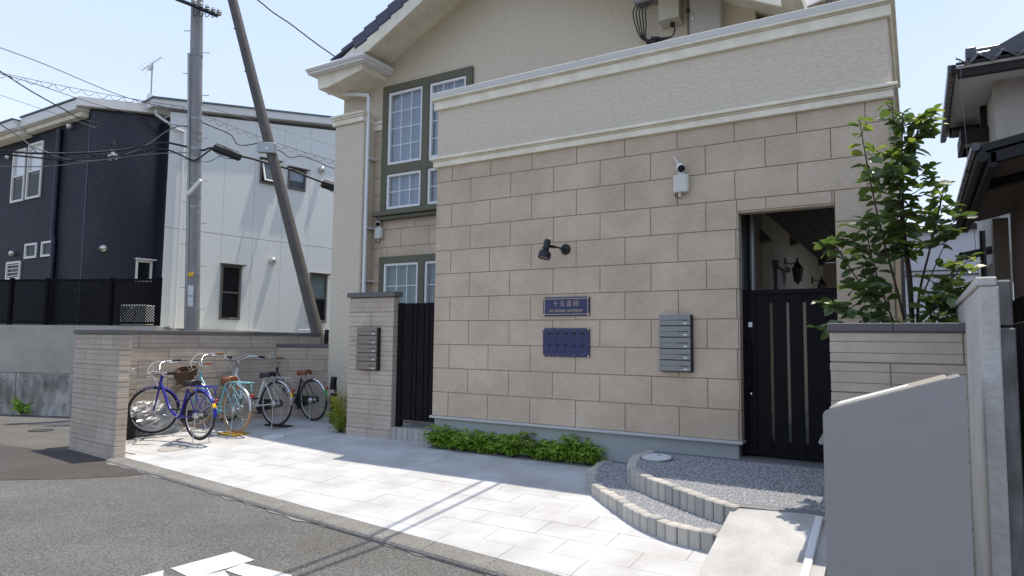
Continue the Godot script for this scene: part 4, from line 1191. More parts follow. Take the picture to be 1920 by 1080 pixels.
func bicycle(called_at: Vector3, heading: float, lean: float, steer: float, o: Dictionary) -> void:
	var t := thing("bicycle", o.label, "bicycle", called_at, heading, "bicycles parked along the block wall")
	t.rotation.x = lean
	var fm: Material = o.frame
	var H := V(0, 0.335, 0)
	var F := V(1.08, 0.335, 0)
	var BB := V(0.435, 0.28, 0)
	# steering axis from the fork crown to the stem
	var c0 := V(0.955, 0.695, 0)
	var c1 := V(0.912, 0.815, 0)
	var ax := (c1 - c0).normalized()
	var st := Transform3D(Basis(ax, steer), c0) * Transform3D(Basis(), -c0)
	var b := MB.new()
	b.tube([c0 + ax * 0.02, c0 + ax * 0.15], 0.021, 12)
	var bow: Array = o.bow
	b.tube(smooth_path(bow, 6), 0.020, 12)
	if o.has("bow2"): b.tube(smooth_path(o.bow2, 6), 0.012, 10)
	var seat_top := V(0.285, 0.675, 0)
	b.tube([BB, seat_top], 0.017, 12)
	b.lathe([Vector2(0.0, -0.045), Vector2(0.024, -0.045), Vector2(0.024, 0.045), Vector2(0, 0.045)], 14, Transform3D(Basis(V(1, 0, 0), PI / 2), BB))
	for s in [-1.0, 1.0]:
		b.tube([BB + V(0, 0, 0.025 * s), V(0.25, 0.30, 0.045 * s), H + V(0, 0, 0.058 * s)], 0.009, 8)
		b.tube([seat_top + V(0.01, -0.05, 0.018 * s), V(0.19, 0.61, 0.045 * s), H + V(0, 0, 0.058 * s)], 0.008, 8)
	var fr := put("frame", b, fm, t, true)
	b = MB.new()
	for s in [-1.0, 1.0]: b.tube(smooth_path([st * (c0 + V(0, 0.0, 0.022 * s)), st * (c0 + V(0.02, -0.06, 0.045 * s)), st * V(1.03, 0.46, 0.05 * s), st * (F + V(0, 0, 0.052 * s))], 5), 0.011, 8)
	b.tube([st * (c0 + V(0, 0, -0.045)), st * (c0 + V(0, 0, 0.045))], 0.016, 8)
	put("fork", b, fm, t, true)
	wheel(t, "rear_wheel", H, 0.0, o.tyre, M.aluminium)
	var fc := st * F
	var yaw := st.basis.get_euler().y
	wheel(t, "front_wheel", fc, yaw, o.tyre, M.aluminium)
	b = MB.new(); fender(b, H, 0.348, -0.10, 2.9, Transform3D(Basis(V(0, 1, 0), 0), H) * Transform3D(Basis(V(1, 0, 0), 0), Vector3.ZERO) * Transform3D(Basis(V(0, 0, 1), 0.25), Vector3.ZERO))
	put("rear_fender", b, o.fender, t, true)
	b = MB.new(); fender(b, fc, 0.348, 1.0, 3.0, Transform3D(Basis(V(0, 1, 0), yaw), fc)); put("front_fender", b, o.fender, t, true)
	# handlebar, stem, grips
	b = MB.new()
	var hb: Vector3 = c1 + ax * o.get("stem", 0.13)
	b.tube([st * (c0 + ax * 0.14), st * hb, st * (hb + V(0.04, 0.02, 0))], 0.0125, 10)
	for s in [-1.0, 1.0]:
		b.tube(smooth_path([st * (hb + V(0.04, 0.02, 0)), st * (hb + V(0.05, 0.03, 0.08 * s)), st * (hb + V(0.04, 0.085, 0.18 * s)), st * (hb + V(-0.03, 0.095, 0.25 * s)), st * (hb + V(-0.15, 0.085, 0.285 * s))], 5), 0.011, 8)
		var grips := MB.new()
		var levers := MB.new()
		grips.tube([st * (hb + V(-0.10, 0.087, 0.277 * s)), st * (hb + V(-0.215, 0.08, 0.295 * s))], 0.0165, 10)
		levers.tube(smooth_path([st * (hb + V(-0.03, 0.09, 0.252 * s)), st * (hb + V(-0.06, 0.06, 0.30 * s)), st * (hb + V(-0.17, 0.045, 0.325 * s))], 4), 0.006, 6)
		levers.lathe([Vector2(0.0, 0.014), Vector2(0.016, 0.012), Vector2(0.018, -0.01), Vector2(0.0, -0.014)], 10, Transform3D(Basis(), st * (hb + V(-0.02, 0.10, 0.248 * s))))
		put("grip", grips, o.grip, t, true)
		put("brake_lever", levers, M.aluminium, t, true)
	put("handlebar", b, M.chrome, t, true)
	for s in [-1.0, 1.0]:
		b = MB.new()
		b.tube(smooth_path([st * (hb + V(-0.03, 0.09, 0.25 * s)), st * (hb + V(0.12, 0.12, 0.20 * s)), st * (hb + V(0.20, 0.02, 0.08 * s)), st * (c0 + V(0.06, 0.12, 0.02 * s)), st * (c0 + V(0.03, -0.02, 0.02 * s))], 5), 0.0035, 5, false)
		put("brake_cable", b, M.white_plastic if o.get("pale_cables", true) else M.black_cable, t, true)
	# saddle on its post
	b = MB.new(); b.tube([seat_top, seat_top + V(-0.02, 0.075, 0)], 0.0125, 10)
	for s in [-1.0, 1.0]: b.lathe([Vector2(0.018, 0.0), Vector2(0.02, -0.03), Vector2(0.018, -0.055)], 10, Transform3D(Basis(), seat_top + V(-0.11, 0.085, 0.05 * s)))
	put("seat_post", b, M.chrome, t, true)
	b = MB.new()
	var so := seat_top + V(-0.04, 0.095 + o.get("seat_up", 0.0), 0)
	var prof := [[-0.135, 0.075, 0.030], [-0.12, 0.095, 0.040], [-0.06, 0.098, 0.030], [0.0, 0.06, 0.020], [0.06, 0.032, 0.016], [0.12, 0.022, 0.014], [0.145, 0.010, 0.006]]
	for i in prof.size() - 1:
		for j in 10:
			var P := []
			for q in [[i, j], [i + 1, j], [i + 1, j + 1], [i, j + 1]]:
				var p: Array = prof[q[0]]
				var u: float = PI * q[1] / 10.0
				P.append(so + V(p[0], p[2] - 0.085 * (1.0 - pow(sin(u), 0.6)) , cos(u) * p[1]))
			b.quad(P[0], P[3], P[2], P[1])
	for j in 10:
		var u := PI * j / 10.0
		var u2 := PI * (j + 1) / 10.0
		b.tri(so + V(-0.135, -0.02, 0), so + V(-0.135, 0.03 - 0.085 * (1.0 - pow(sin(u), 0.6)), cos(u) * 0.075), so + V(-0.135, 0.03 - 0.085 * (1.0 - pow(sin(u2), 0.6)), cos(u2) * 0.075))
	put("saddle", b, o.saddle, t, true)
	# rear rack
	if o.get("rack", true):
		b = MB.new()
		for s in [-1.0, 1.0]:
			b.tube(smooth_path([V(0.20, 0.715, 0.05 * s), V(0.12, 0.725, 0.065 * s), V(-0.26, 0.725, 0.065 * s), V(-0.31, 0.73, 0.03 * s)], 4), 0.006, 7)
			b.tube([V(-0.02, 0.72, 0.066 * s), H + V(-0.01, 0, 0.068 * s)], 0.0055, 6)
			b.tube([V(-0.26, 0.72, 0.066 * s), H + V(-0.015, 0.01, 0.068 * s)], 0.0055, 6)
			b.tube([V(0.08, 0.70, 0.066 * s), V(-0.17, 0.50, 0.068 * s)], 0.004, 6)
		for i in 5: b.tube([V(0.12 - i * 0.09, 0.727, -0.064), V(0.12 - i * 0.09, 0.727, 0.064)], 0.0045, 6)
		b.tube([V(-0.31, 0.73, -0.03), V(-0.31, 0.73, 0.03)], 0.006, 7)
		b.tube(smooth_path([V(-0.27, 0.727, -0.03), V(-0.32, 0.70, -0.02), V(-0.335, 0.60, 0.0)], 4), 0.005, 6)
		put("rear_rack", b, o.rack_m, t, true)
	# stays, chain case, cranks, stand
	b = MB.new()
	for s in [-1.0, 1.0]:
		b.tube([H + V(0, 0, 0.06 * s), H + V(-0.30, 0.175, 0.028 * s)], 0.003, 5, false)
		b.tube([fc + st.basis * V(0, 0, 0.055 * s), fc + st.basis * V(-0.33, 0.10, 0.028 * s)], 0.003, 5, false)
	put("fender_stays", b, M.chrome, t, true)
	b = MB.new()
	var cc := PackedVector2Array()
	for i in 13:
		var a := -PI / 2 + PI * i / 12.0
		cc.append(Vector2(BB.x + 0.095 * cos(a), BB.y + 0.095 * sin(a)))
	for i in 9:
		var a := PI / 2 + PI * i / 8.0
		cc.append(Vector2(0.045 * cos(a), H.y + 0.055 * sin(a)))
	b.prism(cc, 0.055, 0.085)
	put("chain_case", b, o.case_m, t, true)
	b = MB.new()
	b.lathe([Vector2(0.0, -0.03), Vector2(0.03, -0.025), Vector2(0.045, 0.0), Vector2(0.045, 0.02), Vector2(0.0, 0.02)], 14, Transform3D(Basis(V(1, 0, 0), PI / 2), H + V(0, 0, -0.065)))
	b.tube([BB + V(0, 0, 0.09), BB + V(0.11, -0.125, 0.10)], 0.010, 8); b.tube([BB + V(0, 0, -0.06), BB + V(-0.11, 0.125, -0.075)], 0.010, 8)
	put("cranks", b, M.aluminium, t, true)
	for s in [-1.0, 1.0]:
		b = MB.new(); b.box(BB + V(s * 0.11 - 0.045, -s * 0.125 - 0.012, s * 0.10 + (0.0 if s > 0 else -0.09)), BB + V(s * 0.11 + 0.045, -s * 0.125 + 0.012, s * 0.10 + (0.09 if s > 0 else 0.0)), 0.005); put("pedal", b, M.black_rubber, t, true)
	if o.get("stand", true):
		b = MB.new()
		var gy: float = -o.get("lift", 0.04)
		for s in [-1.0, 1.0]: b.tube(smooth_path([H + V(0, -0.01, 0.065 * s), V(-0.02, 0.15, 0.085 * s), V(-0.06, gy + 0.012, 0.13 * s)], 5), 0.006, 7)
		b.tube([V(-0.06, gy + 0.012, -0.13), V(-0.06, gy + 0.012, 0.13)], 0.006, 7)
		put("kick_stand", b, M.chrome, t, true)
	# reflector, stickers
	b = MB.new(); b.lathe([Vector2(0, 0.012), Vector2(0.02, 0.008), Vector2(0.025, 0.0), Vector2(0.025, -0.012), Vector2(0, -0.012)], 14, Transform3D(Basis(V(0, 0, 1), PI / 2 + 0.2), V(-0.345, 0.545, 0))); put("reflector", b, M.red_reflector, t, true)
	if o.has("sticker"):
		b = MB.new(); fender(b, H, 0.3505, 2.36, 2.56, Transform3D(Basis(V(0, 0, 1), 0.25), H)); put("sticker", b, o.sticker, t, true)
	# basket
	if o.basket != "":
		b = MB.new()
		var m: Material = M.wire_silver
		var bo := V(1.13, 0.70, 0)
		if o.basket == "wire":
			for lv in [[0.0, 0.11, 0.13], [0.08, 0.125, 0.15], [0.16, 0.14, 0.17], [0.235, 0.155, 0.185]]:
				var ring := []
				for i in 25:
					var a := TAU * i / 24.0
					var sx := signf(cos(a)) * pow(absf(cos(a)), 0.5)
					var sz := signf(sin(a)) * pow(absf(sin(a)), 0.5)
					ring.append(st * (bo + V(sx * lv[1] + lv[0] * 0.15, lv[0], sz * lv[2])))
				b.tube(ring, 0.0042 if lv[0] > 0.2 else 0.002, 5, false)
			for i in 26:
				var a := TAU * i / 26.0
				var sx := signf(cos(a)) * pow(absf(cos(a)), 0.5)
				var sz := signf(sin(a)) * pow(absf(sin(a)), 0.5)
				b.tube([st * (bo + V(sx * 0.11, 0, sz * 0.13)), st * (bo + V(sx * 0.155 + 0.035, 0.235, sz * 0.185))], 0.002, 4, false)
			for i in 7: b.tube([st * (bo + V(-0.10 + i * 0.033, 0, -0.13)), st * (bo + V(-0.10 + i * 0.033, 0, 0.13))], 0.002, 4, false)
			b.tube([st * (bo + V(-0.02, 0, 0.08)), fc + st.basis * V(0.0, 0.0, 0.06)], 0.004, 6); b.tube([st * (bo + V(-0.02, 0, -0.08)), fc + st.basis * V(0.0, 0.0, -0.06)], 0.004, 6)
		else:
			m = M.wicker
			for i in 32:
				for lv in 9:
					var P := []
					for q in [[i, lv], [i + 1, lv], [i + 1, lv + 1], [i, lv + 1]]:
						var a: float = TAU * q[0] / 32.0
						var g: float = 1.0 + 0.03 * (1.0 if (int(q[0]) + int(q[1])) % 2 == 0 else -1.0)
						var sx := signf(cos(a)) * pow(absf(cos(a)), 0.5)
						var sz := signf(sin(a)) * pow(absf(sin(a)), 0.5)
						var w: float = q[1] / 9.0
						P.append(st * (bo + V(sx * (0.11 + 0.035 * w) * g, 0.19 * w, sz * (0.13 + 0.04 * w) * g)))
					b.quad(P[0], P[3], P[2], P[1])
			var ring := []
			for i in 33:
				var a := TAU * i / 32.0
				ring.append(st * (bo + V(signf(cos(a)) * pow(absf(cos(a)), 0.5) * 0.147, 0.192, signf(sin(a)) * pow(absf(sin(a)), 0.5) * 0.172)))
			b.tube(ring, 0.010, 6, false)
			b.box(V(-0.11, 0, -0.13), V(0.11, 0.006, 0.13), 0.0, st * Transform3D(Basis(), bo))
		put("basket", b, m, t, true)

func bicycles() -> void:
	var loop := [V(0.940, 0.74, 0), V(0.84, 0.60, 0), V(0.73, 0.44, 0), V(0.62, 0.34, 0), V(0.53, 0.30, 0), V(0.435, 0.28, 0)]
	var stag := [V(0.925, 0.77, 0), V(0.80, 0.65, 0), V(0.64, 0.50, 0), V(0.50, 0.40, 0), V(0.38, 0.40, 0)]
	var down := [V(0.96, 0.70, 0), V(0.80, 0.52, 0), V(0.62, 0.38, 0), V(0.435, 0.28, 0)]
	bicycle(V(-8.32, -0.052, 1.296), PI, 0.0, 0.95, {"label": "bright blue bicycle with black saddle and silver wire basket", "frame": M.blue_paint, "tyre": M.tyre, "fender": M.blue_paint, "grip": M.black_rubber, "saddle": M.black_saddle, "rack_m": M.blue_paint, "case_m": M.black_paint, "basket": "wire", "bow": loop, "stem": 0.05, "sticker": M.yellow_sticker, "lift": 0.05})
	bicycle(V(-8.36, -0.027, 0.69), PI - 0.03, 0.0, 0.75, {"label": "pale mint bicycle with tan tyres, brown saddle and wicker basket", "frame": M.mint_paint, "tyre": M.tan_tyre, "fender": M.chrome, "grip": M.brown_leather, "saddle": M.brown_leather, "rack_m": M.mint_paint, "case_m": M.aluminium, "basket": "wicker", "bow": down, "bow2": stag, "lift": 0.03, "stem": 0.14})
	bicycle(V(-8.235, 0.02, 0.10), PI + 0.03, 0.0, -0.05, {"label": "white bicycle with black saddle, chrome fenders and wire basket", "frame": M.white_paint, "tyre": M.tyre, "fender": M.chrome, "grip": M.black_rubber, "saddle": M.black_saddle, "rack_m": M.aluminium, "case_m": M.black_rubber, "basket": "wire", "bow": loop, "sticker": M.yellow_sticker, "lift": 0.03, "stem": 0.12})
	bicycle(V(-8.42, 0.002, -0.80), PI - 0.05, -0.06, 0.5, {"label": "black bicycle with brown saddle and brown grips farthest from the road", "frame": M.black_paint, "tyre": M.tyre, "fender": M.chrome, "grip": M.brown_leather, "saddle": M.brown_leather, "rack": false, "rack_m": M.aluminium, "case_m": M.black_rubber, "basket": "wire", "bow": down, "bow2": stag, "sticker": M.green_sticker, "lift": 0.0, "stem": 0.17, "seat_up": 0.02})
	var t := thing("wheel_chock", "flat orange wheel mat under the mint bicycle", "wheel mat", V(-8.45, -0.05, 0.64))
	var b := MB.new(); b.box(V(-8.66, -0.062, 0.50), V(-8.25, -0.035, 0.78), 0.006, Transform3D(Basis(), Vector3.ZERO)); put("mat", b, M.orange_mat, t)
	t = thing("wheel_chock", "flat black wheel plate under the white bicycle", "wheel plate", V(-8.4, 0, -0.05))
	b = MB.new(); b.box(V(-8.58, 0.001, -0.13), V(-8.12, 0.02, 0.03), 0.004); put("plate", b, M.black_rubber, t)
	# folded silver cover and dark crate by the wall
	t = thing("silver_cover", "crumpled silver cover sheet bundled on the paving behind the blue bicycle", "cover sheet", V(-9.72, -0.09, 1.10))
	var n := noise(31, 2.6, 4)
	for k in 2:
		b = MB.new()
		var c := V(-9.74, 0.02, 1.02) if k == 0 else V(-9.80, 0.17, 1.18)
		var R := V(0.22, 0.15, 0.27) if k == 0 else V(0.17, 0.14, 0.30)
		b.ball(c, R, 44, 26)
		for i in b.v.size():
			var p: Vector3 = b.v[i]
			var d := (p - c).normalized()
			var w := absf(n.get_noise_3d(d.x * 1.1 + k * 5.0, d.y * 1.3, d.z * 1.1)) * 0.45 + n.get_noise_3d(d.x * 3.0, d.y * 3.0 + k * 4.0, d.z * 3.0) * 0.12
			p += d * (0.12 - w * 0.35)
			p.y = maxf(p.y, -0.10)
			b.v[i] = p
		for i in range(0, b.v.size(), 3):
			var nn := (b.v[i + 2] - b.v[i]).cross(b.v[i + 1] - b.v[i])
			if nn.length() > 1e-9:
				nn = nn.normalized()
				b.n[i] = nn; b.n[i + 1] = nn; b.n[i + 2] = nn
		put("fold", b, M.silver_foil, t)
	t = thing("dark_crate", "dark brown box standing behind the front wheel of the blue bicycle", "crate", V(-9.62, -0.13, 1.55))
	b = MB.new(); b.box(V(-9.70, -0.14, 1.44), V(-9.56, 0.16, 1.58), 0.01); put("box_body", b, M.jp_wood, t)
	b = MB.new(); b.box(V(-9.71, 0.162, 1.43), V(-9.55, 0.185, 1.59), 0.005); put("box_lid", b, M.jp_wood, t)

# ---------------------------------------------------------------- plants
func leaf_mesh(len: float, w: float, fold: float, droop: float) -> ArrayMesh:
	var b := MB.new()
	var pr := [[0.0, 0.05], [0.22, 0.62], [0.5, 1.0], [0.78, 0.75], [1.0, 0.0]]
	for i in pr.size() - 1:
		var p: Array = pr[i]
		var q: Array = pr[i + 1]
		var f := func(r: Array, s: float) -> Vector3:
			return V(r[0] * len, -droop * len * r[0] * r[0] + absf(s) * r[1] * w * fold, s * r[1] * w * 0.5)
		b.quad(f.call(p, 0.0), f.call(p, 1.0), f.call(q, 1.0), f.call(q, 0.0))
		b.quad(f.call(p, -1.0), f.call(p, 0.0), f.call(q, 0.0), f.call(q, -1.0))
	return b.mesh()

var leaf_meshes := []
func leaf_xf(at: Vector3, dir: Vector3, roll: float, s: float) -> Transform3D:
	var x := dir.normalized()
	var up := Vector3.UP if absf(x.y) < 0.95 else Vector3.RIGHT
	var z := x.cross(up).normalized()
	var y := z.cross(x)
	return Transform3D(Basis(x, y, z) * Basis(V(1, 0, 0), roll) * Basis().scaled(V(s, s, s)), at)

# leaves spread along one stem and gathered in a whorl at its tip
func leaf_spots(stem: Array, from: float, gap: float, tip: int, out: Array, size := 1.0, tip_mat := "leaf_c") -> void:
	var path := smooth_path(stem, 8)
	var d := 0.0
	var total := 0.0
	for i in path.size() - 1: total += path[i].distance_to(path[i + 1])
	var nxt := from * total
	var a := rng.randf() * TAU
	for i in path.size() - 1:
		var seg: float = path[i].distance_to(path[i + 1])
		while nxt < d + seg:
			var p: Vector3 = path[i].lerp(path[i + 1], (nxt - d) / maxf(seg, 1e-5))
			a += 2.4 + rng.randf_range(-0.4, 0.4)
			var dir := V(cos(a), rng.randf_range(-0.75, 0.45), sin(a))
			var mk: String = ["leaf", "leaf_b", "leaf", "leaf_c", "leaf_b", "leaf"][rng.randi() % 6]
			out.append([leaf_xf(p + dir * 0.012, dir, rng.randf_range(-1.0, 1.0), size * rng.randf_range(0.8, 1.25)), mk])
			nxt += gap * rng.randf_range(0.6, 1.4)
		d += seg
	var e: Vector3 = path[-1]
	for i in tip:
		a = TAU * i / tip + rng.randf_range(-0.25, 0.25)
		var lift := rng.randf_range(0.15, 0.9)
		out.append([leaf_xf(e, V(cos(a), lift - 0.35, sin(a)), rng.randf_range(-0.7, 0.7), size * rng.randf_range(0.6, 1.0)), tip_mat if rng.randf() < 0.55 else "leaf"])

func shrub(called: String, label: String, base: Vector3, stems: Array, category := "shrub", size := 1.0) -> void:
	var t := thing(called, label, category, base)
	var wood := MB.new()
	var spots := []
	for s in stems:
		var pts: Array = s.p
		var path := smooth_path(pts, 6)
		var rr := []
		for i in path.size(): rr.append(lerpf(s.r, s.r * 0.28, float(i) / (path.size() - 1)))
		wood.tube(path, rr, 7)
		leaf_spots(pts, s.from, s.gap, s.tip, spots, size, s.get("tm", "leaf_c"))
		# side twigs with a whorl of their own
		for k in s.get("twigs", 0):
			var u: float = rng.randf_range(s.from * 0.8, 0.95)
			var p: Vector3 = path[int(u * (path.size() - 1))]
			var a := rng.randf() * TAU
			var q := p + V(cos(a), rng.randf_range(0.15, 0.8), sin(a)) * rng.randf_range(0.10, 0.25)
			wood.tube([p, p.lerp(q, 0.5) + V(0, -0.008, 0), q], [0.005, 0.004, 0.003], 5)
			leaf_spots([p, q], 0.45, 0.05, 5, spots, size * 0.9)
	put("stems", wood, M.bark, t)
	if leaf_meshes.is_empty():
		for q in [[0.105, 0.068, 0.14, 0.12], [0.112, 0.062, 0.2, 0.25], [0.095, 0.066, 0.1, 0.3]]: leaf_meshes.append(leaf_mesh(q[0], q[1], q[2], q[3]))
	for i in mini(spots.size(), 290):
		var x: Transform3D = spots[i][0]
		x.origin -= base
		shared("leaf", leaf_meshes[i % 3], M[spots[i][1]], x, t)
	if spots.size() > 290:
		var mm := MultiMesh.new()
		mm.transform_format = MultiMesh.TRANSFORM_3D
		mm.mesh = leaf_meshes[0]
		mm.instance_count = spots.size() - 290
		for i in spots.size() - 290:
			var x: Transform3D = spots[290 + i][0]
			x.origin -= base
			mm.set_instance_transform(i, x)
		var o := MultiMeshInstance3D.new()
		o.multimesh = mm; o.material_override = M.leaf_b; o.name = "more_leaves"
		o.set_meta("kind", "stuff")
		t.add_child(o, true)

func foliage(t: Node3D, called: String, m: Material, mesh: Mesh, list: Array) -> void:
	var mm := MultiMesh.new()
	mm.transform_format = MultiMesh.TRANSFORM_3D
	mm.mesh = mesh
	mm.instance_count = list.size()
	for i in list.size():
		var x: Transform3D = list[i]
		x.origin -= t.position
		mm.set_instance_transform(i, x)
	var o := MultiMeshInstance3D.new()
	o.multimesh = mm; o.material_override = m; o.name = called
	o.set_meta("kind", "stuff")
	t.add_child(o, true)

func plants() -> void:
	shrub("leafy_shrub", "tall leafy evergreen shrub with upright stems growing from the block planter", V(-0.054, 1.362, 0.852), [
		{"p": [V(-0.054, 1.362, 0.852), V(-0.128, 1.779, 0.906), V(-0.214, 2.207, 1.013), V(-0.289, 2.689, 1.099), V(-0.336, 3.095, 1.141)], "r": 0.011, "from": 0.42, "gap": 0.026, "tip": 4, "tm": "leaf_d"},
		{"p": [V(-0.032, 1.362, 0.820), V(-0.032, 1.833, 0.842), V(-0.064, 2.261, 0.885), V(-0.054, 2.689, 0.906), V(0.032, 2.956, 0.885), V(0.080, 3.106, 0.885)], "r": 0.016, "from": 0.36, "gap": 0.016, "tip": 7, "twigs": 26},
		{"p": [V(-0.032, 1.362, 0.842), V(-0.054, 1.940, 0.906), V(-0.086, 2.421, 0.938), V(-0.059, 2.849, 0.970), V(-0.047, 3.149, 0.974)], "r": 0.012, "from": 0.38, "gap": 0.02, "tip": 5, "tm": "leaf_d", "twigs": 13},
		{"p": [V(0.000, 1.362, 0.799), V(0.021, 1.726, 0.777), V(0.107, 2.100, 0.745), V(0.182, 2.421, 0.756), V(0.214, 2.582, 0.763)], "r": 0.012, "from": 0.62, "gap": 0.03, "tip": 6, "tm": "leaf_d", "twigs": 11},
		{"p": [V(0.000, 1.619, 0.799), V(0.107, 1.886, 0.735), V(0.225, 2.175, 0.703)], "r": 0.008, "from": 0.75, "gap": 0.05, "tip": 5},
		{"p": [V(-0.107, 1.362, 0.885), V(-0.268, 1.640, 1.013), V(-0.428, 1.918, 1.120), V(-0.556, 2.154, 1.184)], "r": 0.010, "from": 0.35, "gap": 0.02, "tip": 7, "tm": "leaf_c", "twigs": 7},
		{"p": [V(-0.150, 1.362, 0.927), V(-0.289, 1.512, 1.034), V(-0.428, 1.597, 1.120), V(-0.567, 1.640, 1.173)], "r": 0.008, "from": 0.25, "gap": 0.02, "tip": 6, "twigs": 7},
		{"p": [V(-0.107, 1.362, 0.906), V(-0.235, 1.779, 0.949), V(-0.300, 2.100, 1.013), V(-0.321, 2.314, 1.056)], "r": 0.008, "from": 0.3, "gap": 0.018, "tip": 6, "twigs": 7},
		{"p": [V(-0.471, 1.405, 1.173), V(-0.556, 1.479, 1.291), V(-0.642, 1.458, 1.355)], "r": 0.005, "from": 0.3, "gap": 0.03, "tip": 5}], "shrub", 1.08)
	shrub("small_shrub", "small glossy evergreen shrub at the right end of the block planter", V(0.171, 1.362, 0.899), [
		{"p": [V(0.171, 1.362, 0.899), V(0.212, 1.650, 0.845), V(0.249, 1.961, 0.792)], "r": 0.009, "from": 0.35, "gap": 0.022, "tip": 8, "twigs": 14},
		{"p": [V(0.128, 1.362, 0.942), V(0.116, 1.530, 1.006), V(0.094, 1.674, 1.049)], "r": 0.007, "from": 0.2, "gap": 0.022, "tip": 7, "twigs": 9},
		{"p": [V(0.193, 1.362, 0.899), V(0.276, 1.590, 0.856), V(0.319, 1.770, 0.792)], "r": 0.007, "from": 0.3, "gap": 0.03, "tip": 6, "twigs": 7}], "shrub", 1.05)
	# low green plants along the foot of the wall
	var lm := leaf_mesh(0.062, 0.028, 0.12, 0.35)
	var places := ["beside the gate step", "second from the gate step", "third from the gate step", "fourth from the gate step", "left of the middle of the bed", "in the middle of the bed", "right of the middle of the bed", "fifth from the curved step", "fourth from the curved step", "third from the curved step", "second from the curved step", "beside the curved step"]
	for i in 12:
		var c := V(-5.17 + i * 0.183 + rng.randf_range(-0.03, 0.03), -0.05, 0.09 + rng.randf_range(-0.03, 0.03))
		var t := thing("ground_shrub", "low bright green bushy plant %s" % places[i], "plant", c, 0, "low plants along the foot of the wall")
		var st := MB.new()
		var lists := [[], [], []]
		var reddish: bool = i == 7
		for k in 13:
			var a := rng.randf() * TAU
			var hgt := rng.randf_range(0.12, 0.255) * (1.2 if i in [0, 7, 10] else 1.0)
			var top := c + V(cos(a) * rng.randf_range(0.03, 0.17), hgt, sin(a) * rng.randf_range(0.02, 0.13))
			var midp := c.lerp(top, 0.45) + V(0, 0.01, 0)
			st.tube([c + V(cos(a), 0, sin(a)) * 0.02, midp, top], 0.0028, 5)
			for j in 3:
				var node_at: Vector3 = midp.lerp(top, j / 2.0)
				for w in 4:
					var b2 := TAU * w / 4.0 + rng.randf() * 1.2
					var tipd := V(cos(b2), rng.randf_range(0.0, 0.55), sin(b2))
					var q := node_at + tipd * rng.randf_range(0.03, 0.06)
					for l in 3:
						var dir := tipd.rotated(Vector3.UP, (l - 1) * 0.85) + V(0, rng.randf_range(-0.35, 0.15), 0)
						var pick := 0 if rng.randf() < 0.6 else 1
						if reddish and j == 2 and rng.randf() < 0.4: pick = 2
						lists[pick].append(leaf_xf(q, dir, rng.randf_range(-0.6, 0.6), rng.randf_range(0.8, 1.3)))
		put("stems", st, M.bark, t)
		for k in 3:
			if lists[k].size() > 0: foliage(t, "foliage" if k == 0 else "foliage_%03d" % k, M[["nandina", "nandina_b", "nandina_c"][k]], lm, lists[k])
	# feathery yellow green plant by the pillar
	var fl := leaf_mesh(0.075, 0.007, 0.1, 0.3)
	var c := V(-7.16, -0.04, -0.16)
	var t := thing("feathery_shrub", "feathery yellow green shrub at the left foot of the mailbox pillar", "shrub", c)
	var st := MB.new()
	var ls := [[], []]
	for k in 34:
		var a := rng.randf() * TAU
		var o := V(cos(a) * rng.randf_range(0.05, 0.26), rng.randf_range(0.12, 0.62), sin(a) * rng.randf_range(0.03, 0.18))
		var path := smooth_path([c + o * V(0.15, 0, 0.15), c + o * V(0.5, 0.75, 0.5), c + o], 4)
		st.tube(path, 0.003, 4)
		for i in path.size():
			if i < 2: continue
			for w in 8:
				var b2 := rng.randf() * TAU
				ls[0 if o.y > 0.3 and rng.randf() < 0.7 else 1].append(leaf_xf(path[i] + V(rng.randf_range(-0.03, 0.03), rng.randf_range(-0.03, 0.03), rng.randf_range(-0.03, 0.03)), V(cos(b2), rng.randf_range(-0.3, 0.9), sin(b2)), rng.randf() * 2.0, rng.randf_range(0.7, 1.2)))
	put("stems", st, M.bark, t)
	foliage(t, "foliage", M.yellow_leaf, fl, ls[0])
	foliage(t, "foliage_001", M.yellow_leaf_b, fl, ls[1])
	# weed at the foot of the retaining wall
	c = V(-14.72, -0.19, 0.70)
	t = thing("weed", "small green weed growing at the foot of the stained retaining wall", "weed", c)
	st = MB.new()
	var l2 := []
	for k in 14:
		var a := rng.randf() * TAU
		var e := c + V(cos(a) * 0.2, rng.randf_range(0.1, 0.42), sin(a) * 0.12)
		st.tube([c, c.lerp(e, 0.5) + V(0, 0.05, 0), e], 0.004, 4)
		for w in 12: l2.append(leaf_xf(c.lerp(e, rng.randf_range(0.4, 1.05)), V(rng.randf_range(-1, 1), rng.randf_range(-0.2, 0.8), rng.randf_range(-1, 1)), rng.randf(), rng.randf_range(1.0, 1.8)))
	put("stems", st, M.bark, t)
	foliage(t, "foliage", M.nandina_b, lm, l2)
	# spotlight standing in front of the pilaster
	t = thing("garden_spotlight", "black garden spotlight on a square stake beside the feathery shrub", "spotlight", V(-7.94, 0, -0.76))
	var b := MB.new(); b.box(V(-7.985, 0, -0.80), V(-7.895, 0.47, -0.72), 0.005); put("stake", b, M.black_metal, t)
	b = MB.new(); b.lathe([Vector2(0.0, 0.10), Vector2(0.045, 0.10), Vector2(0.048, 0.095), Vector2(0.048, -0.10), Vector2(0.0, -0.10)], 18, Transform3D(Basis(V(0, 0, 1), -0.13), V(-7.955, 0.63, -0.76))); put("lamp_head", b, M.black_metal, t)
	b = MB.new(); b.box(V(-7.915, 0.46, -0.775), V(-7.89, 0.60, -0.745), 0.003); put("bracket", b, M.black_metal, t)

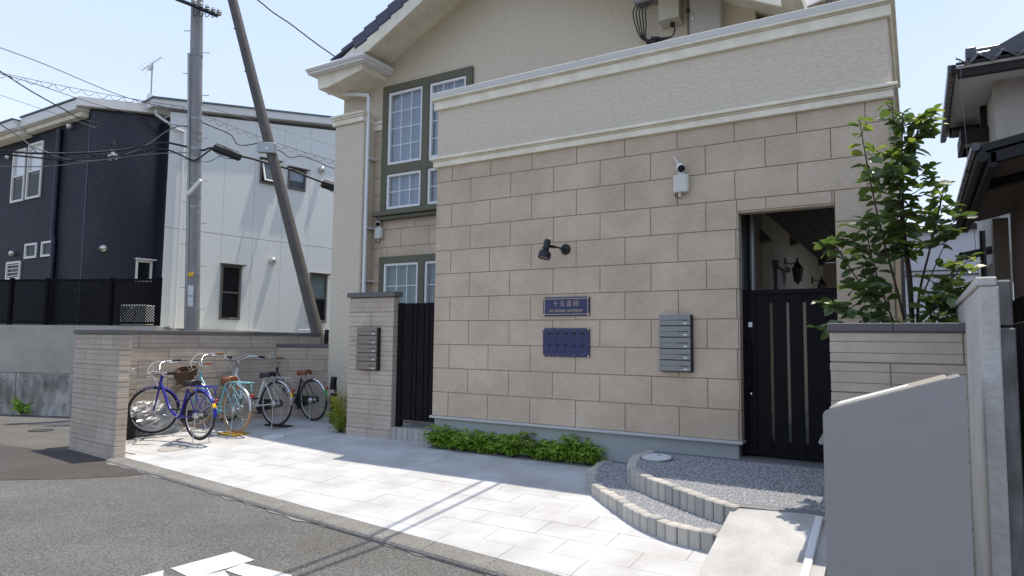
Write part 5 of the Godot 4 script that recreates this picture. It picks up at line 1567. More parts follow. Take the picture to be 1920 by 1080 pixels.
# ---------------------------------------------------------------- houses, poles and wires at the left
func ridged(b: MB, t: Transform3D, x0: float, x1: float, y0: float, y1: float, holes: Array, pitch := 0.042) -> void:
	for q in cut(Rect2(x0, y0, x1 - x0, y1 - y0), holes):
		var k := maxi(1, int(q.size.y / pitch))
		var h: float = q.size.y / k
		for i in k:
			var y: float = q.position.y + i * h
			b.quad(t * V(q.position.x, y, 0.010), t * V(q.end.x, y, 0.010), t * V(q.end.x, y + h * 0.7, 0.008), t * V(q.position.x, y + h * 0.7, 0.008))
			b.quad(t * V(q.position.x, y + h * 0.7, 0.008), t * V(q.end.x, y + h * 0.7, 0.008), t * V(q.end.x, y + h, -0.001), t * V(q.position.x, y + h, -0.001))
			b.quad(t * V(q.position.x, y + h, -0.001), t * V(q.end.x, y + h, -0.001), t * V(q.end.x, y + h, 0.010), t * V(q.position.x, y + h, 0.010))

# plain framed window in the axes t; sash at half height when hung is set
func plain_window(parent: Node3D, t: Transform3D, r: Rect2, w: float, fm: Material, hung := false, hood := 0.0, shade: Material = null, bars := 0) -> void:
	var b := MB.new()
	for q in cut(r, [r.grow(-w)]): b.box(V(q.position.x, q.position.y, -0.05), V(q.end.x, q.end.y, 0.04), 0.004, t)
	if hung: b.box(V(r.position.x + w, r.get_center().y - 0.02, -0.02), V(r.end.x - w, r.get_center().y + 0.02, 0.02), 0.002, t)
	for i in bars: b.box(V(r.position.x + w, r.position.y + r.size.y * (i + 1) / (bars + 1.0) - 0.008, 0.02), V(r.end.x - w, r.position.y + r.size.y * (i + 1) / (bars + 1.0) + 0.008, 0.035), 0.0, t)
	var o := put("window", b, fm, parent)
	b = MB.new()
	var i2 := r.grow(-w * 0.9)
	var ym: float = i2.get_center().y if hung else i2.position.y
	b.quad(t * V(i2.position.x, ym, 0.0), t * V(i2.end.x, ym, 0.0), t * V(i2.end.x, i2.end.y, 0.0), t * V(i2.position.x, i2.end.y, 0.0))
	put("pane", b, M.glass if shade else M.dark_glass, o)
	if hung:
		b = MB.new()
		b.quad(t * V(i2.position.x, i2.position.y, 0.0), t * V(i2.end.x, i2.position.y, 0.0), t * V(i2.end.x, ym, 0.0), t * V(i2.position.x, ym, 0.0))
		put("pane", b, M.dark_glass, o)
	b = MB.new()
	b.box(V(i2.position.x, i2.position.y, -0.09), V(i2.end.x, i2.end.y, -0.06), 0.0, t)
	put("room_behind", b, M.dark_room, o)
	if shade:
		b = MB.new(); b.box(V(i2.position.x, i2.position.y + i2.size.y * 0.45, -0.055), V(i2.end.x, i2.end.y, -0.04), 0.0, t); put("blind", b, shade, o)
	if hood > 0.0:
		b = MB.new(); b.box(V(r.position.x - 0.03, r.end.y + 0.005, -0.01), V(r.end.x + 0.06, r.end.y + 0.035, hood), 0.004, t); put("hood", b, fm, o)

func vent_ball(parent: Node3D, t: Transform3D, x: float, y: float, r: float) -> void:
	var b := MB.new()
	b.ball(t * V(x, y, 0.055), V(r, r, r), 16, 10)
	b.lathe([Vector2(r * 1.02, 0.0), Vector2(r * 1.02, 0.055), Vector2(r * 0.9, 0.07)], 16, t * Transform3D(Basis(V(1, 0, 0), PI / 2), V(x, y, 0)))
	put("vent", b, M.steel_ball, parent)

func left_houses() -> void:
	var W := axes(V(-14.356, 0, -1.71), V(0.165, 0, -0.986).normalized())
	var t := thing("white_house", "pale grey white panelled house with a single pitch roof behind the poles", "house", V(-14.4, 1.5, -4))
	var holes := [Rect2(1.325, 1.755, 0.505, 1.305), Rect2(3.735, 1.765, 0.52, 1.275), Rect2(2.20, 5.21, 0.495, 0.61), Rect2(2.975, 5.205, 0.52, 0.55)]
	var b := MB.new()
	b.prism(PackedVector2Array([Vector2(0.0, 1.3), Vector2(7.0, 1.3), Vector2(7.0, 7.53), Vector2(0.0, 6.42)]), -6.0, -0.10, W)
	var core := put("wall", b, M.white_siding, t)
	var seams := [0.0, 0.54, 1.31, 2.08, 2.86, 3.63, 4.40, 5.17, 5.94, 7.0]
	for i in seams.size() - 1:
		for row in [[1.3, 3.78], [3.79, 7.6]]:
			for q in cut(Rect2(seams[i] + 0.003, row[0], seams[i + 1] - seams[i] - 0.006, row[1] - row[0]), holes):
				b = MB.new()
				var p := PackedVector2Array([q.position, Vector2(q.end.x, q.position.y), q.end, Vector2(q.position.x, q.end.y)])
				for w in Geometry2D.intersect_polygons(p, PackedVector2Array([Vector2(-1, 1.0), Vector2(8, 1.0), Vector2(8, 7.6), Vector2(-1, 6.28)])):
					b.prism(w, -0.098, 0.0, W)
				if b.v.size() > 0: put("siding_panel", b, M.white_siding, core)
	# dark clad front of the white part, toward the road
	b = MB.new(); b.box(V(-0.03, 1.3, -0.8), V(-0.001, 6.3, 0.0), 0.0, W); put("dark_front", b, M.navy_siding, t)
	b = MB.new()
	b.prism(PackedVector2Array([Vector2(-0.42, 6.43), Vector2(7.3, 7.72), Vector2(7.3, 7.90), Vector2(-0.42, 6.60)]), -6.3, 0.10, W)
	var rf := put("roof", b, M.fascia, t)
	b = MB.new()
	b.prism(PackedVector2Array([Vector2(-0.45, 6.602), Vector2(7.3, 7.902), Vector2(7.3, 7.94), Vector2(-0.45, 6.64)]), -6.32, 0.13, W)
	put("roof_edge", b, M.roof_metal, rf)
	b = MB.new(); b.tube([W * V(-0.30, 6.40, -0.05), W * V(-0.30, 6.30, -0.05), W * V(0.12, 6.05, 0.06), W * V(0.30, 6.02, 0.06)], 0.03, 8); b.tube([W * V(0.30, 6.04, 0.06), W * V(0.30, 1.5, 0.06)], 0.03, 8); put("downpipe", b, M.fascia, t)
	plain_window(t, W, holes[0], 0.05, M.bronze_frame, true, 0.16)
	plain_window(t, W, holes[1], 0.05, M.bronze_frame, true, 0.16, M.curtain_green)
	plain_window(t, W, holes[3], 0.045, M.bronze_frame, false, 0.14, M.curtain)
	# the tilted open top hung window
	plain_window(t, W, holes[2], 0.04, M.bronze_frame, false, 0.14)
	b = MB.new()
	var ot := W * Transform3D(Basis(V(1, 0, 0), -0.30), V(2.22, 5.80, 0.05))
	frame_rect2(b, ot, 0.0, 0.44, -0.58, 0.0, 0.035)
	var sash := put("open_sash", b, M.fascia, t)
	b = MB.new(); b.quad(ot * V(0.03, -0.55, 0), ot * V(0.41, -0.55, 0), ot * V(0.41, -0.03, 0), ot * V(0.03, -0.03, 0)); put("pane", b, M.glass, sash)
	vent_ball(t, W, 2.624, 3.277, 0.085)
	vent_ball(t, W, 3.955, 5.888, 0.085)
	# ---- navy house
	t = thing("navy_house", "dark navy ribbed house with white fascia left of the poles", "house", V(-16.5, 1.5, -1.5))
	var N := axes(V(-15.044, 0, -0.370), V(0.221, 0, -0.975).normalized())
	var NL := axes(V(-15.044 - 6.0, 0, -0.370), V(1, 0, 0))
	b = MB.new()
	ridged(b, N, 0.0, 1.47, 1.3, 6.36, [Rect2(1.02, 2.55, 0.34, 0.48)])
	var side := put("ribbed_wall", b, M.navy_gloss, t)
	plain_window(side, N, Rect2(1.02, 2.55, 0.34, 0.48), 0.045, M.fascia, false, 0.12)
	vent_ball(t, N, 0.36, 3.21, 0.085)
	var L := func(s0: float, s1: float, y0: float, y1: float) -> Rect2: return Rect2(6.0 - s0, y0, s0 - s1, y1 - y0)
	var wl := [L.call(3.44, 2.80, 4.47, 5.74), L.call(2.69, 1.99, 4.48, 5.80), L.call(2.54, 1.98, 3.08, 3.43), L.call(1.76, 1.19, 3.08, 3.43), L.call(3.40, 2.70, 2.62, 3.05)]
	b = MB.new(); ridged(b, NL, 1.0, 6.0, 1.3, 6.2, wl); put("ribbed_wall", b, M.navy_siding, t)
	b = MB.new(); b.box(V(5.97, 1.3, -0.03), V(6.012, 6.15, 0.014), 0.0, NL); put("corner_trim", b, M.navy_dark, t)
	b = MB.new(); b.box(V(0.0, 1.3, -5.0), V(5.9, 6.1, -0.12), 0.0, NL); put("wall_core", b, M.dark_room, t)
	for i in 2: plain_window(t, NL, wl[i], 0.05, M.fascia, true, 0.0, M.white_trim)
	for i in [2, 3]: plain_window(t, NL, wl[i], 0.05, M.fascia)
	plain_window(t, NL, wl[4], 0.05, M.fascia, false, 0.0, null, 4)
	b = MB.new()
	b.prism(PackedVector2Array([Vector2(-0.30, 6.17), Vector2(2.2, 6.52), Vector2(2.2, 6.72), Vector2(-0.30, 6.36)]), -5.0, 0.16, N)
	rf = put("roof", b, M.fascia, t)
	b = MB.new(); b.box(V(3.42, 6.13, -0.5), V(5.93, 6.34, 0.28), 0.01, NL); b.box(V(0.6, 6.07, -0.5), V(3.40, 6.27, 0.42), 0.01, NL); put("fascia_board", b, M.fascia, rf)
	b = MB.new(); b.box(V(3.42, 6.345, -3.5), V(5.95, 6.37, 0.31), 0.0, NL); b.box(V(0.6, 6.275, -3.5), V(3.41, 6.30, 0.45), 0.0, NL); put("roof_edge", b, M.roof_metal, rf)
	b = MB.new(); b.box(V(3.42, 6.02, -0.4), V(5.90, 6.125, 0.16), 0.01, NL); b.box(V(0.6, 5.96, -0.4), V(3.40, 6.06, 0.28), 0.01, NL); put("eave_soffit", b, M.trim, rf)
	b = MB.new(); b.tube([NL * V(4.80, 5.92, 0.06), NL * V(4.80, 3.55, 0.06), NL * V(4.86, 3.45, 0.06), NL * V(4.86, 1.5, 0.06)], 0.055, 10); put("downpipe", b, M.navy_dark, t)
	vent_ball(t, NL, 5.22, 5.93, 0.07); vent_ball(t, NL, 2.92, 3.24, 0.07); vent_ball(t, NL, 2.35, 5.62, 0.06)
	t = thing("roof_antenna", "thin roof antenna mast with a small yagi above the navy house", "antenna", V(-16.495, 6.3, -2.47))
	b = MB.new(); b.tube([V(-16.495, 6.3, -2.46), V(-16.43, 8.28, -2.41)], 0.018, 8); put("mast", b, M.galv, t)
	b = MB.new(); b.box(V(-16.55, 7.28, -2.50), V(-16.44, 7.48, -2.38), 0.01); put("booster_box", b, M.white_plastic, t)
	b = MB.new()
	b.tube([V(-16.66, 8.08, -2.28), V(-16.25, 8.42, -2.52)], 0.014, 6)
	for i in 7:
		var p := V(-16.66, 8.08, -2.28).lerp(V(-16.25, 8.42, -2.52), i / 6.0)
		b.tube([p + V(-0.10, -0.02, -0.17) * (1.0 - i * 0.08), p + V(0.10, 0.02, 0.17) * (1.0 - i * 0.08)], 0.006, 5)
	b.box(V(-16.56, 8.10, -2.46), V(-16.46, 8.20, -2.36), 0.0)
	put("yagi", b, M.white_plastic, t)
	# ---- retaining wall, terrace and lattice fence
	var RW := axes(V(-15.31, 0, 0.827), V(0.932, 0, -0.362).normalized())
	t = thing("retaining_wall", "stained grey concrete retaining wall below the black lattice fence", "wall", V(-14.5, -0.2, 0.5))
	b = MB.new(); b.box(V(-8.0, -0.5, -0.4), V(0.338, 0.60, 0.03), 0.01, RW); put("lower_wall", b, M.retaining_lower, t)
	b = MB.new(); b.box(V(0.346, -0.5, -0.4), V(3.3, 0.60, 0.03), 0.01, RW); put("lower_wall", b, M.retaining_lower, t)
	b = MB.new(); b.box(V(-8.0, 0.605, -0.4), V(3.3, 1.53, 0.0), 0.006, RW); put("upper_wall", b, M.retaining_upper, t)
	b = MB.new()
	for i in 8:
		for y in [-0.0, 0.42]: b.lathe([Vector2(0.0, 0.032), Vector2(0.016, 0.032)], 10, RW * Transform3D(Basis(V(1, 0, 0), PI / 2), V(-0.4 + i * 0.47, y + 0.02, 0.0)))
	put("form_tie_holes", b, M.iron, t)
	b = MB.new()
	b.prism(PackedVector2Array([Vector2(-8.0, 0.41), Vector2(3.3, 0.41), Vector2(2.9, 6.0), Vector2(3.6, 14.0), Vector2(-10.0, 14.0)]), 1.3, 1.5, RW * Transform3D(Basis(V(1, 0, 0), V(0, 0, -1), V(0, 1, 0)), Vector3.ZERO))
	struct("terrace", b, M.retaining_upper)
	t = thing("lattice_fence", "black lattice fence on posts along the top of the retaining wall", "fence", V(-14.5, 1.53, 0.4))
	for s in [-1.2, -0.10, 0.734, 2.173, 3.2]:
		b = MB.new(); b.box(V(s - 0.035, 1.53, -0.20), V(s + 0.035, 2.47, -0.13), 0.004, RW); put("fence_post", b, M.lattice, t)
	b = MB.new(); b.box(V(-3.0, 2.40, -0.18), V(3.25, 2.44, -0.14), 0.003, RW); b.box(V(-3.0, 1.57, -0.18), V(3.25, 1.61, -0.14), 0.003, RW); put("fence_rail", b, M.lattice, t)
	b = MB.new()
	var c := 0.0285
	for i in int(6.2 / c):
		for j in 28:
			if (i + j) % 2 == 0: continue
			var x := -3.0 + i * c
			var y := 1.61 + j * c
			b.quad(RW * V(x - 0.0015, y - 0.0015, -0.155), RW * V(x + c + 0.0015, y - 0.0015, -0.155), RW * V(x + c + 0.0015, y + c + 0.0015, -0.155), RW * V(x - 0.0015, y + c + 0.0015, -0.155))
			b.quad(RW * V(x + c + 0.0015, y - 0.0015, -0.163), RW * V(x - 0.0015, y - 0.0015, -0.163), RW * V(x - 0.0015, y + c + 0.0015, -0.163), RW * V(x + c + 0.0015, y + c + 0.0015, -0.163))
	put("lattice", b, M.lattice, t).set_meta("kind", "stuff")
	t = thing("air_conditioner", "white outdoor unit standing behind the lattice fence", "air conditioner", RW * V(2.5, 1.5, -0.45))
	b = MB.new(); b.box(V(2.22, 1.56, -0.62), V(2.78, 1.95, -0.34), 0.02, RW); put("casing", b, M.white_plastic, t)
	b = MB.new(); b.torus(0.15, 0.012, RW * Transform3D(Basis(), V(2.42, 1.75, -0.335)), 28, 6); put("fan_ring", b, M.galv, t)
	t = thing("white_rail", "low white wire rail behind the end of the long block wall", "rail", V(-10.2, 1.3, -2.5))
	b = MB.new(); b.tube([V(-10.45, 1.50, -2.2), V(-10.05, 1.51, -2.7)], 0.012, 6); b.tube([V(-10.45, 1.44, -2.2), V(-10.05, 1.45, -2.7)], 0.008, 6)
	for i in 4: b.tube([V(-10.45, 1.2, -2.2).lerp(V(-10.05, 1.2, -2.7), i / 3.0), V(-10.45, 1.51, -2.2).lerp(V(-10.05, 1.51, -2.7), i / 3.0)], 0.008, 6)
	put("rail", b, M.white_plastic, t)

func frame_rect2(b: MB, t: Transform3D, x0: float, x1: float, y0: float, y1: float, w: float) -> void:
	b.box(V(x0, y0, -0.015), V(x0 + w, y1, 0.015), 0.003, t); b.box(V(x1 - w, y0, -0.015), V(x1, y1, 0.015), 0.003, t)
	b.box(V(x0 + w, y0, -0.015), V(x1 - w, y0 + w, 0.015), 0.003, t); b.box(V(x0 + w, y1 - w, -0.015), V(x1 - w, y1, 0.015), 0.003, t)

func poles() -> void:
	var p0 := V(-12.60, -0.3, -1.40)
	var p1 := V(-12.17, 9.623, -0.766)
	var at := func(y: float) -> Vector3: return p0.lerp(p1, (y - p0.y) / (p1.y - p0.y))
	var t := thing("utility_pole", "tall grey concrete utility pole with step bolts and crossarm", "utility pole", p0)
	var b := MB.new()
	b.tube([p0, at.call(2.0), at.call(5.0), p1], [0.152, 0.143, 0.128, 0.105], 28)
	put("pole", b, M.pole, t)
	var dv: Vector3 = (p1 - p0).normalized()
	var xf := func(y: float) -> Transform3D:
		var c: Vector3 = at.call(y)
		var r := Vector3.RIGHT
		var z := r.cross(dv).normalized()
		return Transform3D(Basis(dv.cross(z), dv, z), c)
	for y in [6.05, 5.72, 5.45, 5.30, 5.12, 4.92, 4.15, 3.95, 2.60, 7.0, 4.4]:
		b = MB.new(); var r: float = lerpf(0.149, 0.112, y / 8.5) + 0.006
		b.lathe([Vector2(r - 0.012, -0.022), Vector2(r, -0.02), Vector2(r, 0.02), Vector2(r - 0.012, 0.022)], 24, xf.call(y)); put("band", b, M.galv if rng.randf() < 0.6 else M.pole, t)
	for i in 15:
		var y := 1.9 + i * 0.43
		b = MB.new(); var c: Vector3 = at.call(y)
		var d := V(0.80, 0, -0.55) if i % 2 == 0 else V(-0.80, 0, 0.55)
		b.tube([c + d * 0.12, c + d * 0.255, c + d * 0.258 + V(0, 0.02, 0)], 0.008, 6); put("step_bolt", b, M.galv, t)
	b = MB.new()
	b.tube([V(-12.53, 0.8, -1.17), V(-12.478, 1.67, -1.136), V(-12.38, 4.0, -0.985), V(-12.272, 6.98, -0.76)], 0.022, 8); put("cable_sheath", b, M.galv, t)
	b = MB.new(); b.box(V(-0.05, -0.28, 0.142), V(0.05, -0.08, 0.149), 0.0, (xf.call(2.45) as Transform3D) * Transform3D(Basis(V(0, 1, 0), 0.75), Vector3.ZERO)); put("number_plate", b, M.white_label, t)
	b = MB.new(); b.box(V(-0.05, -0.50, 0.142), V(0.05, -0.30, 0.149), 0.0, (xf.call(2.45) as Transform3D) * Transform3D(Basis(V(0, 1, 0), 0.75), Vector3.ZERO)); put("number_plate", b, M.white_label, t)
	b = MB.new(); b.box(V(-0.05, 0.10, 0.142), V(0.05, 0.18, 0.155), 0.008, (xf.call(2.45) as Transform3D) * Transform3D(Basis(V(0, 1, 0), 0.75), Vector3.ZERO)); put("yellow_tag", b, M.yellow_sticker, t)
	b = MB.new(); b.box(V(0, 0, 0), V(0.40, 0.075, 0.06), 0.01, Transform3D(Basis(V(0, 1, 0), 0.3) * Basis(V(0, 0, 1), 0.75), V(-12.25, 4.12, -0.93))); put("white_bracket", b, M.fascia, t)
	# crossarm with insulators
	b = MB.new()
	b.tube([V(-12.46, 8.06, -0.55), V(-12.12, 7.90, -0.62), V(-11.74, 7.72, -1.0)], 0.040, 6); put("crossarm", b, M.black_metal, t)
	for i in 5:
		var u := i / 4.0
		var c := V(-12.05, 7.87, -0.70).lerp(V(-11.72, 7.71, -1.02), u)
		b = MB.new(); b.lathe([Vector2(0, 0.12), Vector2(0.03, 0.11), Vector2(0.045, 0.06), Vector2(0.03, 0.05), Vector2(0.045, 0.02), Vector2(0.02, 0.0)], 12, Transform3D(Basis(), c + V(0, 0.02, 0))); put("insulator", b, M.galv, t)
	b = MB.new()
	for i in 4:
		var c := V(-12.1, 7.80, -0.72) + V(0.09 * i, -0.05, -0.07 * i)
		b.tube(smooth_path([c + V(0, 0.1, 0), c + V(0.04, -0.08, 0.03), c + V(0.10, -0.06, 0), c + V(0.11, 0.1, -0.05)], 4), 0.008, 5)
	put("jumper_wires", b, M.black_cable, t)
	# leaning strut pole
	t = thing("strut_pole", "brownish concrete strut pole leaning against the utility pole side", "utility pole", V(-9.75, 0.2, -2.16))
	b = MB.new()
	var s0 := V(-9.837, 1.482, -2.108)
	var s1 := V(-11.368, 7.977, -1.051)
	var e0 := s0 - (s1 - s0) * 0.2
	var e1 := s1 + (s1 - s0) * 0.15
	b.tube([e0, s0, s1, e1], [0.116, 0.112, 0.092, 0.088], 24); put("pole", b, M.strut, t)
	for i in 14:
		var c := s0.lerp(s1, 0.05 + i * 0.066)
		b = MB.new(); b.lathe([Vector2(0, 0.012), Vector2(0.014, 0.010), Vector2(0.016, 0.0)], 8, Transform3D(Basis(V(1, 0, 0), PI / 2), c + V(0.075 if i % 2 == 0 else -0.06, 0, 0.078 if i % 2 == 0 else 0.085))); put("bolt_hole", b, M.iron, t)
	t = thing("cable_clamp", "grey metal cable clamp box strapped round the leaning strut pole", "cable clamp", V(-10.62, 4.95, -1.45))
	b = MB.new(); b.box(V(-0.20, -0.11, -0.02), V(0.16, 0.10, 0.10), 0.015, Transform3D(Basis(V(0, 1, 0), 0.5) * Basis(V(0, 0, 1), -0.05), V(-10.66, 5.0, -1.50))); put("clamp_box", b, M.galv, t)
	b = MB.new(); b.lathe([Vector2(0.115, -0.03), Vector2(0.122, -0.028), Vector2(0.122, 0.028), Vector2(0.115, 0.03)], 20, Transform3D(Basis(V(0, 0, 1), 0.23), V(-10.66, 4.98, -1.54))); put("strap", b, M.galv, t)
	b = MB.new(); b.box(V(-0.04, -0.04, 0.10), V(0.03, -0.005, 0.106), 0.0, Transform3D(Basis(V(0, 1, 0), 0.5), V(-10.66, 5.0, -1.50))); put("tag", b, M.white_label, t)

func wires() -> void:
	var L := {
"thin_top": [V(-13.51, 6.32, 2.09), V(-13.47, 6.30, 1.94), V(-13.27, 6.19, 1.34), V(-12.87, 5.92, 0.34), V(-12.58, 5.83, -0.26), V(-12.30, 5.81, -0.82)],
"lower_l": [V(-13.48, 5.85, 1.91), V(-13.30, 5.79, 1.37), V(-13.00, 5.65, 0.60), V(-12.53, 5.52, -0.41), V(-12.30, 5.50, -0.84)],
"steep1": [V(-13.52, 5.96, 2.06), V(-13.48, 5.89, 1.91), V(-13.34, 5.65, 1.47), V(-13.18, 5.44, 1.01), V(-13.09, 5.33, 0.77), V(-13.5, 5.45, 0.2), V(-14.46, 5.665, -0.21), V(-15.0, 5.67, -0.36)],
"steep2": [V(-13.54, 5.06, 1.96), V(-13.51, 4.98, 1.85), V(-13.44, 4.84, 1.62), V(-13.39, 4.70, 1.43), V(-13.35, 4.57, 1.31)],
"thick1": [V(-13.57, 4.51, 1.95), V(-13.52, 4.52, 1.81), V(-13.38, 4.56, 1.39), V(-13.25, 4.62, 1.06), V(-13.08, 4.71, 0.65), V(-12.89, 4.83, 0.23), V(-12.67, 4.99, -0.20), V(-12.50, 5.13, -0.52), V(-12.28, 5.09, -1.10)],
"thick2": [V(-13.57, 4.45, 1.95), V(-13.53, 4.46, 1.81), V(-13.38, 4.49, 1.38), V(-13.21, 4.52, 0.94), V(-13.02, 4.63, 0.49), V(-12.79, 4.79, 0.03), V(-12.59, 4.97, -0.36), V(-12.46, 4.98, -0.61), V(-12.30, 4.86, -0.93), V(-12.20, 4.86, -1.0), V(-12.12, 5.02, -1.14), V(-12.05, 5.16, -1.26)],
"pale_sag": [V(-13.37, 4.68, 1.38), V(-13.29, 4.61, 1.17), V(-13.21, 4.55, 0.94), V(-13.10, 4.56, 0.68), V(-12.94, 4.65, 0.33), V(-12.79, 4.81, 0.03), V(-12.63, 5.07, -0.28), V(-12.50, 5.33, -0.50), V(-12.37, 5.50, -0.72), V(-12.28, 5.51, -0.99)],
"bottom": [V(-13.57, 4.24, 1.93), V(-13.53, 4.25, 1.79), V(-13.39, 4.32, 1.37), V(-13.24, 4.41, 1.01), V(-13.08, 4.54, 0.64), V(-12.91, 4.67, 0.26), V(-12.72, 4.81, -0.13), V(-12.51, 4.92, -0.53), V(-12.30, 5.02, -1.0)],
"far": [V(-13.54, 5.50, 2.03), V(-13.49, 5.48, 1.88), V(-13.24, 5.34, 1.15), V(-13.00, 5.20, 0.53)],
"thin_r": [V(-12.16, 5.63, -1.04), V(-12.04, 5.56, -1.28), V(-11.90, 5.47, -1.52), V(-11.84, 5.30, -1.64), V(-11.75, 5.29, -1.77), V(-11.3, 5.28, -1.80), V(-10.78, 5.02, -1.45)],
"thin_r2": [V(-10.5, 4.98, -1.5), V(-11.0, 5.12, -2.1), V(-11.27, 5.15, -2.53), V(-11.14, 5.21, -2.71), V(-10.92, 5.12, -3.03), V(-10.76, 5.03, -3.28), V(-10.2, 4.9, -4.2)],
"top_r": [V(-12.1, 8.9, -0.9), V(-11.55, 8.36, -1.72), V(-11.38, 8.16, -2.00), V(-11.18, 7.98, -2.32), V(-10.94, 7.72, -2.71), V(-10.68, 7.47, -3.10), V(-9.0, 6.0, -5.0)],
"cable_r": [V(-11.87, 5.06, -1.62), V(-11.71, 5.04, -1.88), V(-11.54, 4.98, -2.14), V(-11.27, 4.90, -2.55), V(-11.06, 4.78, -2.88), V(-10.77, 4.64, -3.31), V(-10.2, 4.4, -4.2)],
"mid_r": [V(-12.26, 5.10, -1.12), V(-12.16, 5.08, -1.12), V(-12.10, 5.15, -1.23), V(-12.0, 5.13, -1.36)],
"blue": [V(-12.23, 4.84, -1.06), V(-12.13, 4.87, -1.22), V(-12.03, 4.99, -1.37), V(-11.95, 5.07, -1.49)],
"thinfar_r": [V(-12.2, 6.0, -1.0), V(-11.63, 5.81, -1.91), V(-11.22, 5.67, -2.54), V(-10.74, 5.51, -3.25), V(-10.2, 5.3, -4.2)],
"drop_a": [V(-3.08, 6.12, -1.42), V(-3.135, 5.93, -0.2), V(-3.06, 5.75, 2.12), V(-3.02, 5.8, 5.5), V(-3.0, 6.2, 10.0)],
"drop_b": [V(-2.98, 6.12, -1.42), V(-2.93, 5.95, -0.2), V(-2.92, 5.78, 2.26), V(-2.95, 5.85, 5.5), V(-3.0, 6.25, 10.0)],
	}
	var info := {
		"thin_top": [0.007, "black_cable", "thin topmost black wire sloping down from the left to the pole"],
		"lower_l": [0.006, "black_cable", "thin wire just below the spiral wrapped wire left of the pole"],
		"steep1": [0.011, "black_cable", "black drop wire running down to the navy house corner"],
		"steep2": [0.011, "grey_cable", "short steep grey wire crossing the navy house windows at far left"],
		"thick1": [0.020, "black_cable", "thickest upper black cable crossing the navy house to the pole"],
		"thick2": [0.016, "black_cable", "black cable looping under the pole into the splice case"],
		"pale_sag": [0.012, "grey_cable", "pale grey sagging cable rising to the pole in front of the navy house"],
		"bottom": [0.009, "grey_cable", "lowest grey cable crossing the navy house to the pole"],
		"far": [0.004, "grey_cable", "faint far wire low in the sky at the left edge"],
		"thin_r": [0.011, "black_cable", "bent black wire from the pole to the clamp on the strut"],
		"thin_r2": [0.010, "black_cable", "bent black wire from the clamp on the strut to the right"],
		"top_r": [0.014, "black_cable", "black wire crossing the sky down to the tiled roof edge"],
		"cable_r": [0.024, "black_cable", "thick black cable from the splice case past the strut pole"],
		"mid_r": [0.022, "black_cable", "short black cable loop between the pole and the splice case"],
		"blue": [0.008, "blue_cable", "short blue wire hanging under the black splice case"],
		"thinfar_r": [0.004, "grey_cable", "thinnest grey wire over the white house wall"],
		"drop_a": [0.018, "black_cable", "left of two overhead cables from the meter out over the road"],
		"drop_b": [0.019, "black_cable", "right of two overhead cables from the meter out over the road"],
	}
	for k in L:
		var b := MB.new()
		b.tube(smooth_path(L[k], 6), info[k][0], 6)
		tag(put("overhead_wire", b, M[info[k][1]]), info[k][2], "wire", "overhead wires")
	# spiral wrapped messenger wires
	for w in [[V(-13.52, 5.87, 2.05), V(-12.34, 5.90, -0.80), 26, "wire with a spiral wrap left of the pole above the navy house"], [V(-12.17, 5.81, -1.03), V(-10.4, 5.10, -3.8), 30, "wire with a spiral wrap across the white house wall"]]:
		var t := thing("spiral_wire", w[3], "wire", w[0], 0, "spiral wrapped wires")
		var b := MB.new()
		var path := arc(w[0], w[1], 0.04 if w[2] == 26 else 0.08, 24)
		b.tube(path, 0.005, 5); put("messenger", b, M.black_cable, t)
		b = MB.new()
		var sp := []
		for i in 24 * 12 + 1:
			var u := i / (24.0 * 12.0)
			var p: Vector3 = w[0].lerp(w[1], u) + V(0, -(0.04 if w[2] == 26 else 0.08) * 4.0 * u * (1.0 - u), 0)
			var a: float = u * TAU * w[2] * 0.55
			sp.append(p + V(0.03 * cos(a), -0.045 + 0.045 * sin(a), 0.0))
		b.tube(sp, 0.005, 4); put("spiral", b, M.grey_cable, t)
	for c in [[V(-12.05, 5.16, -1.25), V(-11.83, 5.03, -1.74), 0.075, "long black splice case hanging between the pole and the strut"], [V(-10.88, 4.66, -3.05), V(-10.45, 4.50, -3.75), 0.085, "black splice case beside the pilaster edge"]]:
		var t := thing("splice_case", c[3], "splice case", c[1], 0, "black splice cases")
		var b := MB.new()
		var d: Vector3 = (c[1] - c[0]).normalized()
		var l: float = c[0].distance_to(c[1])
		var bs := Basis(d, Vector3.UP, d.cross(Vector3.UP).normalized())
		bs.y = bs.z.cross(bs.x)
		b.box(V(0, -0.075, -c[2]), V(l, 0.07, c[2]), 0.03, Transform3D(bs, c[0]))
		put("case_body", b, M.black_cable, t)
		b = MB.new(); b.tube([c[0] + d * 0.05 + V(0, 0.085, 0), c[1] - d * 0.05 + V(0, 0.085, 0)], 0.02, 6); b.tube([c[0] + V(0, -0.05, 0.06), c[0].lerp(c[1], 0.5) + V(0, -0.13, 0.06), c[1] + V(0, -0.05, 0.06)], 0.008, 5); put("hanger", b, M.black_cable, t)
	# fittings where the drop wire meets the navy house
	var t := thing("wire_anchor", "cream porcelain wire insulators in front of the navy house wall", "insulator", V(-14.2, 5.1, -0.40))
	var b := MB.new()
	for q in [V(-14.20, 5.13, -0.42), V(-14.25, 5.03, -0.39), V(-14.15, 5.05, -0.45)]: b.lathe([Vector2(0, 0.07), Vector2(0.04, 0.06), Vector2(0.03, 0.0), Vector2(0.04, -0.05), Vector2(0, -0.06)], 10, Transform3D(Basis(), q))
	put("insulator", b, M.beige_plastic, t)
	b = MB.new(); b.tube([V(-15.03, 5.2, -0.45), V(-14.2, 5.13, -0.42)], 0.015, 6); b.tube(smooth_path([V(-14.25, 5.28, -0.38), V(-14.2, 5.36, -0.40), V(-14.15, 5.30, -0.42), V(-14.18, 5.2, -0.42)], 4), 0.013, 6); put("bracket", b, M.iron, t)
	t = thing("power_line", "thin wire hanging beside the eaves of the tiled house", "wire", V(0.6, 2.66, -2.7))
